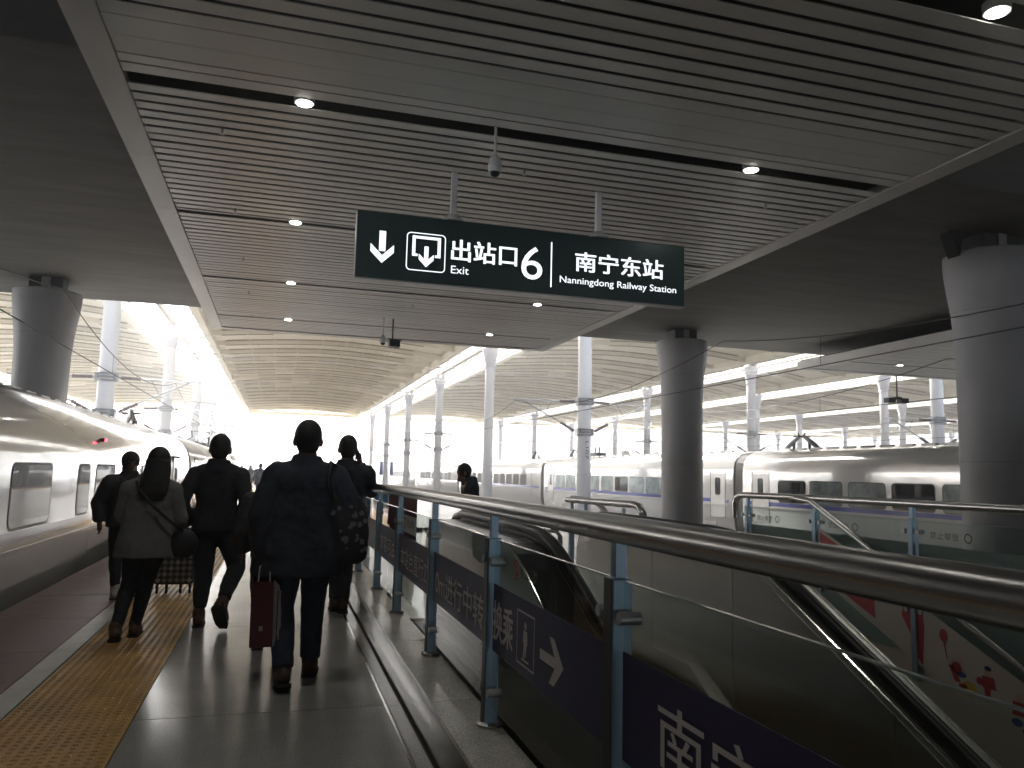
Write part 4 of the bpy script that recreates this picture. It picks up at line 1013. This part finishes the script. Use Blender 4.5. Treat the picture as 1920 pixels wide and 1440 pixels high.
# man in the long coat, centre
manA = person('man in a long dark coat walking away in the centre, holding a red shopping bag', .20, 5.80, R(2), 1.79, dict(
    legs=([(-.09, 0, .92), (-.115, -.03, .50), (-.095, -.20, .115)], [(.09, 0, .92), (.10, .12, .50), (.10, .16, .095)]),
    toes=((0, .93, -.30), (.15, 1, 0)), arms=([(-.195, -.01, 1.36), (-.285, -.05, 1.10), (-.265, .03, .84)], [(.195, -.01, 1.36), (.30, -.08, 1.14), (.33, .10, .96)]),
    coat=[(a, b_, c_, d*(1.14 if c_ < 1.2 else 1.0), e*1.08) for a, b_, c_, d, e in LONG], cm='cloth_navy', tm='cloth_denim', shoe='shoe_brown', trouser_r=(.112, .084, .070), sleeve=(.098, .092, .072), curl=.85, hem=.02))
# tote with petals at his right side
tb = thing('shoulder_bag', 'dark shoulder bag with pale petal print at the long coated man right side', 'bag', (.50, 5.75, .75))
m = MB(); m.loft([(.49, 5.72, .80, .10, .06), (.50, 5.72, .84, .135, .085), (.50, 5.72, .98, .15, .09), (.49, 5.72, 1.15, .145, .08), (.47, 5.72, 1.27, .11, .05)]); bake(m, 'bag_body', 'bag_black', tb, .012, 3, .5, .02)
o = [c for c in tb.children][0]; o.location = -Vector(tb.location)
rnd = random.Random(5); pm = MB()
for k in range(26):
    cx = rnd.uniform(-.115, .125); cz = rnd.uniform(.84, 1.24); r_ = rnd.uniform(.012, .026); a0 = rnd.uniform(0, 6)
    yy = 5.72-.096*math.sqrt(max(.05, 1-(cx/.16)**2))-.002
    n = rnd.choice((4, 5, 6)); pm.add([(.50+cx+r_*math.cos(a0+2*PI*i/n)*rnd.uniform(.6, 1.2), yy-.001*k*.1, cz+r_*math.sin(a0+2*PI*i/n)*rnd.uniform(.6, 1.2)) for i in range(n)], [tuple(range(n))])
o = pm.obj('petal_print', 'bag_petal', tb); o['kind'] = 'stuff'
MB().tube([(.38, 5.66, 1.25), (.34, 5.64, 1.36), (.36, 5.70, 1.50), (.42, 5.78, 1.46), (.47, 5.82, 1.25)], .014, 8).obj('strap', 'bag_black', tb, True)
# red shopping bag
sb = thing('shopping_bag', 'dark red paper shopping bag with grey striped side carried low by the coated man', 'shopping bag', (-.01, 5.72, .27))
BX = -.03
def sheet(mb, p): mb.add(p, [(0, 1, 2, 3)])
m = MB(); m.hexa([(-.115, 5.62, .27), (.03, 5.60, .275), (.03, 5.86, .275), (-.115, 5.86, .27), (-.12, 5.60, .70), (.02, 5.58, .70), (.02, 5.88, .70), (-.12, 5.88, .70)])
m.f.pop(1); o = m.obj('bag_body', 'bag_red', sb); so_ = o.modifiers.new('s', 'SOLIDIFY'); so_.thickness = .003
m = MB(); m.hexa([(.032, 5.60, .275), (.10, 5.64, .30), (.10, 5.84, .30), (.032, 5.86, .275), (.022, 5.58, .70), (.06, 5.62, .66), (.06, 5.84, .66), (.022, 5.88, .70)]); m.obj('gusset', 'bag_stripe', sb)
for k in range(4): B(.034+k*.015, .040+k*.015, 5.588, 5.592, .32, .64).obj('stripe', 'bag_red' if k % 2 else 'train_grey', sb)
B(-.06, -.035, 5.596, 5.599, .38, .41).obj('print_mark', 'bag_stripe', sb)
MB().tube([(-.08, 5.60, .70), (-.075, 5.66, .79), (-.04, 5.72, .815), (-.01, 5.66, .79), (-.005, 5.59, .70)], .005, 6).obj('cord_handle', 'bag_stripe', sb)
MB().tube([(-.08, 5.87, .70), (-.075, 5.78, .79), (-.04, 5.72, .82), (-.01, 5.78, .79), (-.005, 5.87, .70)], .005, 6).obj('cord_handle', 'bag_stripe', sb)
# someone walking hidden just ahead of him
person('person in puffy dark jacket walking just ahead, almost hidden by the long coated man', .0, 6.75, R(0), 1.50, dict(vox=.012,
    legs=([(-.09, 0, .92), (-.10, .10, .50), (-.09, .14, .095)], [(.09, 0, .92), (.10, .0, .50), (.10, -.2, .115)]), toes=((0, 1, 0), (0, .95, -.25)),
    arms=([(-.21, -.01, 1.37), (-.28, -.02, 1.10), (-.27, .10, .90)], [(.21, -.01, 1.37), (.26, -.04, 1.10), (.24, .08, .9)]), coat=SHORT, cm='cloth_puffer', sleeve=(.10, .09, .07), tm='cloth_denim'))
# man with hands in pockets
person('man with hands in jacket pockets, one heel lifted, beside the yellow tactile strip', -.52, 7.85, R(-4), 1.76, dict(
    legs=([(-.09, 0, .92), (-.08, .06, .50), (-.10, .06, .095)], [(.09, 0, .92), (.20, .08, .53), (.13, -.26, .24)]),
    toes=((-.1, 1, 0), (.12, .62, -.60)), arms=([(-.20, -.01, 1.37), (-.285, -.14, 1.12), (-.20, .03, .93)], [(.20, -.01, 1.37), (.27, -.13, 1.12), (.20, .05, .94)]),
    coat=SHORT, cm='cloth_black', tm='cloth_black', shoe='leather_tan', trouser_r=(.112, .086, .058), hem=.07, sleeve=(.075, .065, .052), curl=.6, head=(.0, .02, 1.615)))
# man on the phone behind the railing end
person('man holding a phone to his right ear beside the far end of near railing', .70, 8.45, R(0), 1.80, dict(
    legs=([(-.08, 0, .92), (-.06, .05, .50), (-.05, .10, .095)], [(.08, 0, .92), (.04, .03, .50), (.02, .0, .095)]),
    toes=((0, 1, 0), (0, 1, 0)), arms=([(-.20, -.01, 1.37), (-.25, -.06, 1.10), (-.23, .06, .88)], [(.20, -.01, 1.38), (.265, .10, 1.20), (.13, .09, 1.50)]),
    handdir=(None, (-.15, -.10, 1)), coat=SHORT, cm='cloth_navy', tm='cloth_black', sleeve=(.088, .078, .058), trouser_r=(.105, .078, .06), head=(.0, .0, 1.63)))
ph = thing('mobile_phone', 'small phone held to the ear of the man beside the railing', 'phone', (.80, 8.52, 1.60)); bevel(B(.785, .795, 8.50, 8.565, 1.555, 1.69).obj('phone_body', 'camera_dark', ph), .002, 1)
bp_ = thing('shoulder_bag', 'dark satchel hanging at the hip of the man on the phone', 'bag', (.78, 8.3, .8))
m = MB(); m.loft([(.74, 8.26, .80, .12, .05), (.75, 8.26, .86, .15, .07), (.75, 8.26, 1.08, .15, .07), (.74, 8.26, 1.14, .12, .05)]); m.obj('bag_body', 'bag_black', bp_, True)
MB().tube([(.82, 8.25, 1.12), (.76, 8.30, 1.35), (.60, 8.44, 1.50), (.54, 8.55, 1.40)], .014, 8).obj('strap', 'bag_black', bp_, True)
# woman in the grey coat
WC = [(0, .0, .74, .285, .19), (0, 0, .85, .275, .185), (0, 0, 1.02, .245, .165), (0, 0, 1.18, .215, .145), (0, 0, 1.32, .20, .13), (0, 0, 1.40, .16, .11), (0, 0, 1.46, .09, .08)]
person('woman with long dark hair in a knee length grey coat, walking on the yellow strip', -1.03, 7.45, R(0), 1.60, dict(
    legs=([(-.08, 0, .92), (-.13, .04, .50), (-.20, -.10, .10)], [(.08, 0, .92), (.00, .12, .50), (-.07, .12, .095)]), toes=((-.1, 1, -.12), (0, 1, 0)),
    arms=([(-.19, 0, 1.36), (-.24, .05, 1.12), (-.12, .26, 1.02)], [(.19, 0, 1.36), (.27, -.02, 1.10), (.24, .14, .92)]), coat=WC, cm='cloth_grey', tm='cloth_black', shoe='leather_tan',
    hair='long', sleeve=(.085, .078, .062), trouser_r=(.115, .075, .052), hem=.0, head=(.05, .01, 1.63)))
hb = thing('crossbody_bag', 'round dark bag on a diagonal strap at the right hip of the woman in grey', 'bag', (-.74, 7.4, .74))
m = MB(); m.ball((-.74, 7.38, .79), (.125, .07, .125), 20, 12); m.obj('bag_body', 'bag_black', hb, True)
MB().tube([(-.74, 7.32, .90), (-.86, 7.27, 1.00), (-1.00, 7.275, 1.13), (-1.10, 7.31, 1.24), (-1.14, 7.38, 1.31)], .013, 8).obj('strap', 'bag_black', hb, True)
# companion turned to her
person('companion in a dark puffer jacket and pale shoes facing the woman, near the left train', -1.60, 9.85, R(200), 1.60, dict(
    legs=([(-.09, 0, .92), (-.10, .05, .50), (-.13, .0, .095)], [(.09, 0, .92), (.10, .05, .50), (.08, .1, .095)]), toes=((-.2, 1, 0), (.2, 1, 0)),
    arms=([(-.21, 0, 1.36), (-.29, -.04, 1.10), (-.28, .14, .95)], [(.21, 0, 1.36), (.31, -.04, 1.12), (.30, .04, .88)]), coat=[(a, b_, c_-.03, d*1.15, e*1.2) for a, b_, c_, d, e in SHORT], cm='cloth_puffer', tm='cloth_black',
    shoe='leather_pale', hair='hood', sleeve=(.105, .095, .07), trouser_r=(.105, .075, .055)))
# suitcase with diamond pattern
cs = thing('suitcase', 'spinner suitcase with a grey and black diamond pattern standing on the yellow strip', 'suitcase', (-1.06, 10.0, 0))
bevel(B(-1.28, -.85, 9.9, 10.16, .10, .74).obj('shell', 'case_dark', cs), .04, 3)
n = 6; sx = .40/n; sz = .60/9; dm = []
for i in range(n):
    for j in range(9):
        cx = (i+.5)*sx; cz = (j+.5)*sz
        B_ = [(cx-sx*.47, cz), (cx, cz-sz*.47), (cx+sx*.47, cz), (cx, cz+sz*.47)]
        if (i+j) % 1 == 0: flat([B_], 'diamond', 'case_light' if (i*3+j*2) % 5 else 'train_grey', cs, (-1.265, 9.8985, .12), (1, 0, 0), (0, 0, 1), .001)
for a in (-1.24, -1.14, -.99, -.89):
    MB().tube([(a, 9.95, .10), (a, 9.95, .055)], .016, 8).obj('wheel_stem', 'case_dark', cs); MB().tube([(a-.012, 9.95, .027), (a+.012, 9.95, .027)], .027, 12).obj('wheel', 'rubber', cs)
MB().tube([(-1.16, 10.05, .74), (-1.16, 10.05, 1.02), (-.97, 10.05, 1.02), (-.97, 10.05, .74)], .011, 8).obj('pull_handle', 'steel_grey', cs)
bg2 = thing('duffel_bag', 'black soft bag resting on top of the patterned suitcase', 'bag', (-1.02, 10.0, .742)); m = MB(); m.ball((-1.02, 9.99, .865), (.21, .12, .12), 20, 12); m.obj('bag_body', 'bag_black', bg2, True); MB().tube([(-1.1, 9.95, .96), (-1.06, 9.93, 1.03), (-.98, 9.93, 1.03), (-.94, 9.95, .96)], .01, 6).obj('bag_handle', 'bag_black', bg2)
# man looking at his phone beyond the escalator
person('man in profile with bowed head reading his phone beyond the escalator', 2.52, 10.4, R(90), 1.62, dict(
    legs=([(-.08, 0, .92), (-.08, .03, .50), (-.08, -.02, .095)], [(.08, 0, .92), (.08, .0, .50), (.08, .04, .095)]), toes=((0, 1, 0), (0, 1, 0)), nod=.75, lean=.03,
    arms=([(-.19, .02, 1.34), (-.22, -.02, 1.07), (-.08, .22, 1.15)], [(.19, .02, 1.34), (.22, -.02, 1.07), (.08, .20, 1.15)]),
    coat=[(a, b_+(.02 if c_ > 1.2 else 0), c_, d, e*.95) for a, b_, c_, d, e in SHORT], cm='cloth_navy', tm='cloth_black', head=(.0, .13, 1.575), sleeve=(.08, .07, .055), curl=.7))
ph2 = thing('mobile_phone', 'phone in the hands of the man with bowed head', 'phone', (2.27, 10.4, 1.12)); o = B(2.20, 2.28, 10.365, 10.435, 1.115, 1.125).obj('phone_body', 'camera_dark', ph2)
# far people
FP = dict(vox=.02, legs=([(-.09, 0, .92), (-.10, .10, .50), (-.09, .16, .095)], [(.09, 0, .92), (.10, -.02, .50), (.10, -.2, .11)]), toes=((0, 1, 0), (0, 1, -.2)),
    arms=([(-.21, 0, 1.37), (-.28, -.02, 1.10), (-.30, .08, .88)], [(.21, 0, 1.37), (.30, -.04, 1.12), (.26, .10, .90)]), coat=LONG, cm='cloth_navy')
person('small distant figure in a wide dark coat walking on the tactile strip', -.75, 39.0, 0, 1.66, FP)
FP2 = dict(FP); FP2['coat'] = SHORT; FP2['cm'] = 'cloth_puffer'
person('farthest small figure standing near the left train', -1.6, 52, R(20), 1.6, FP2)
person('distant figure partly hidden behind the man with hands in his pockets', -2.0, 49, R(-10), 1.58, FP2)
person('distant figure seen just over the shoulder of the long coated man', .15, 44, R(-10), 1.6, FP2)
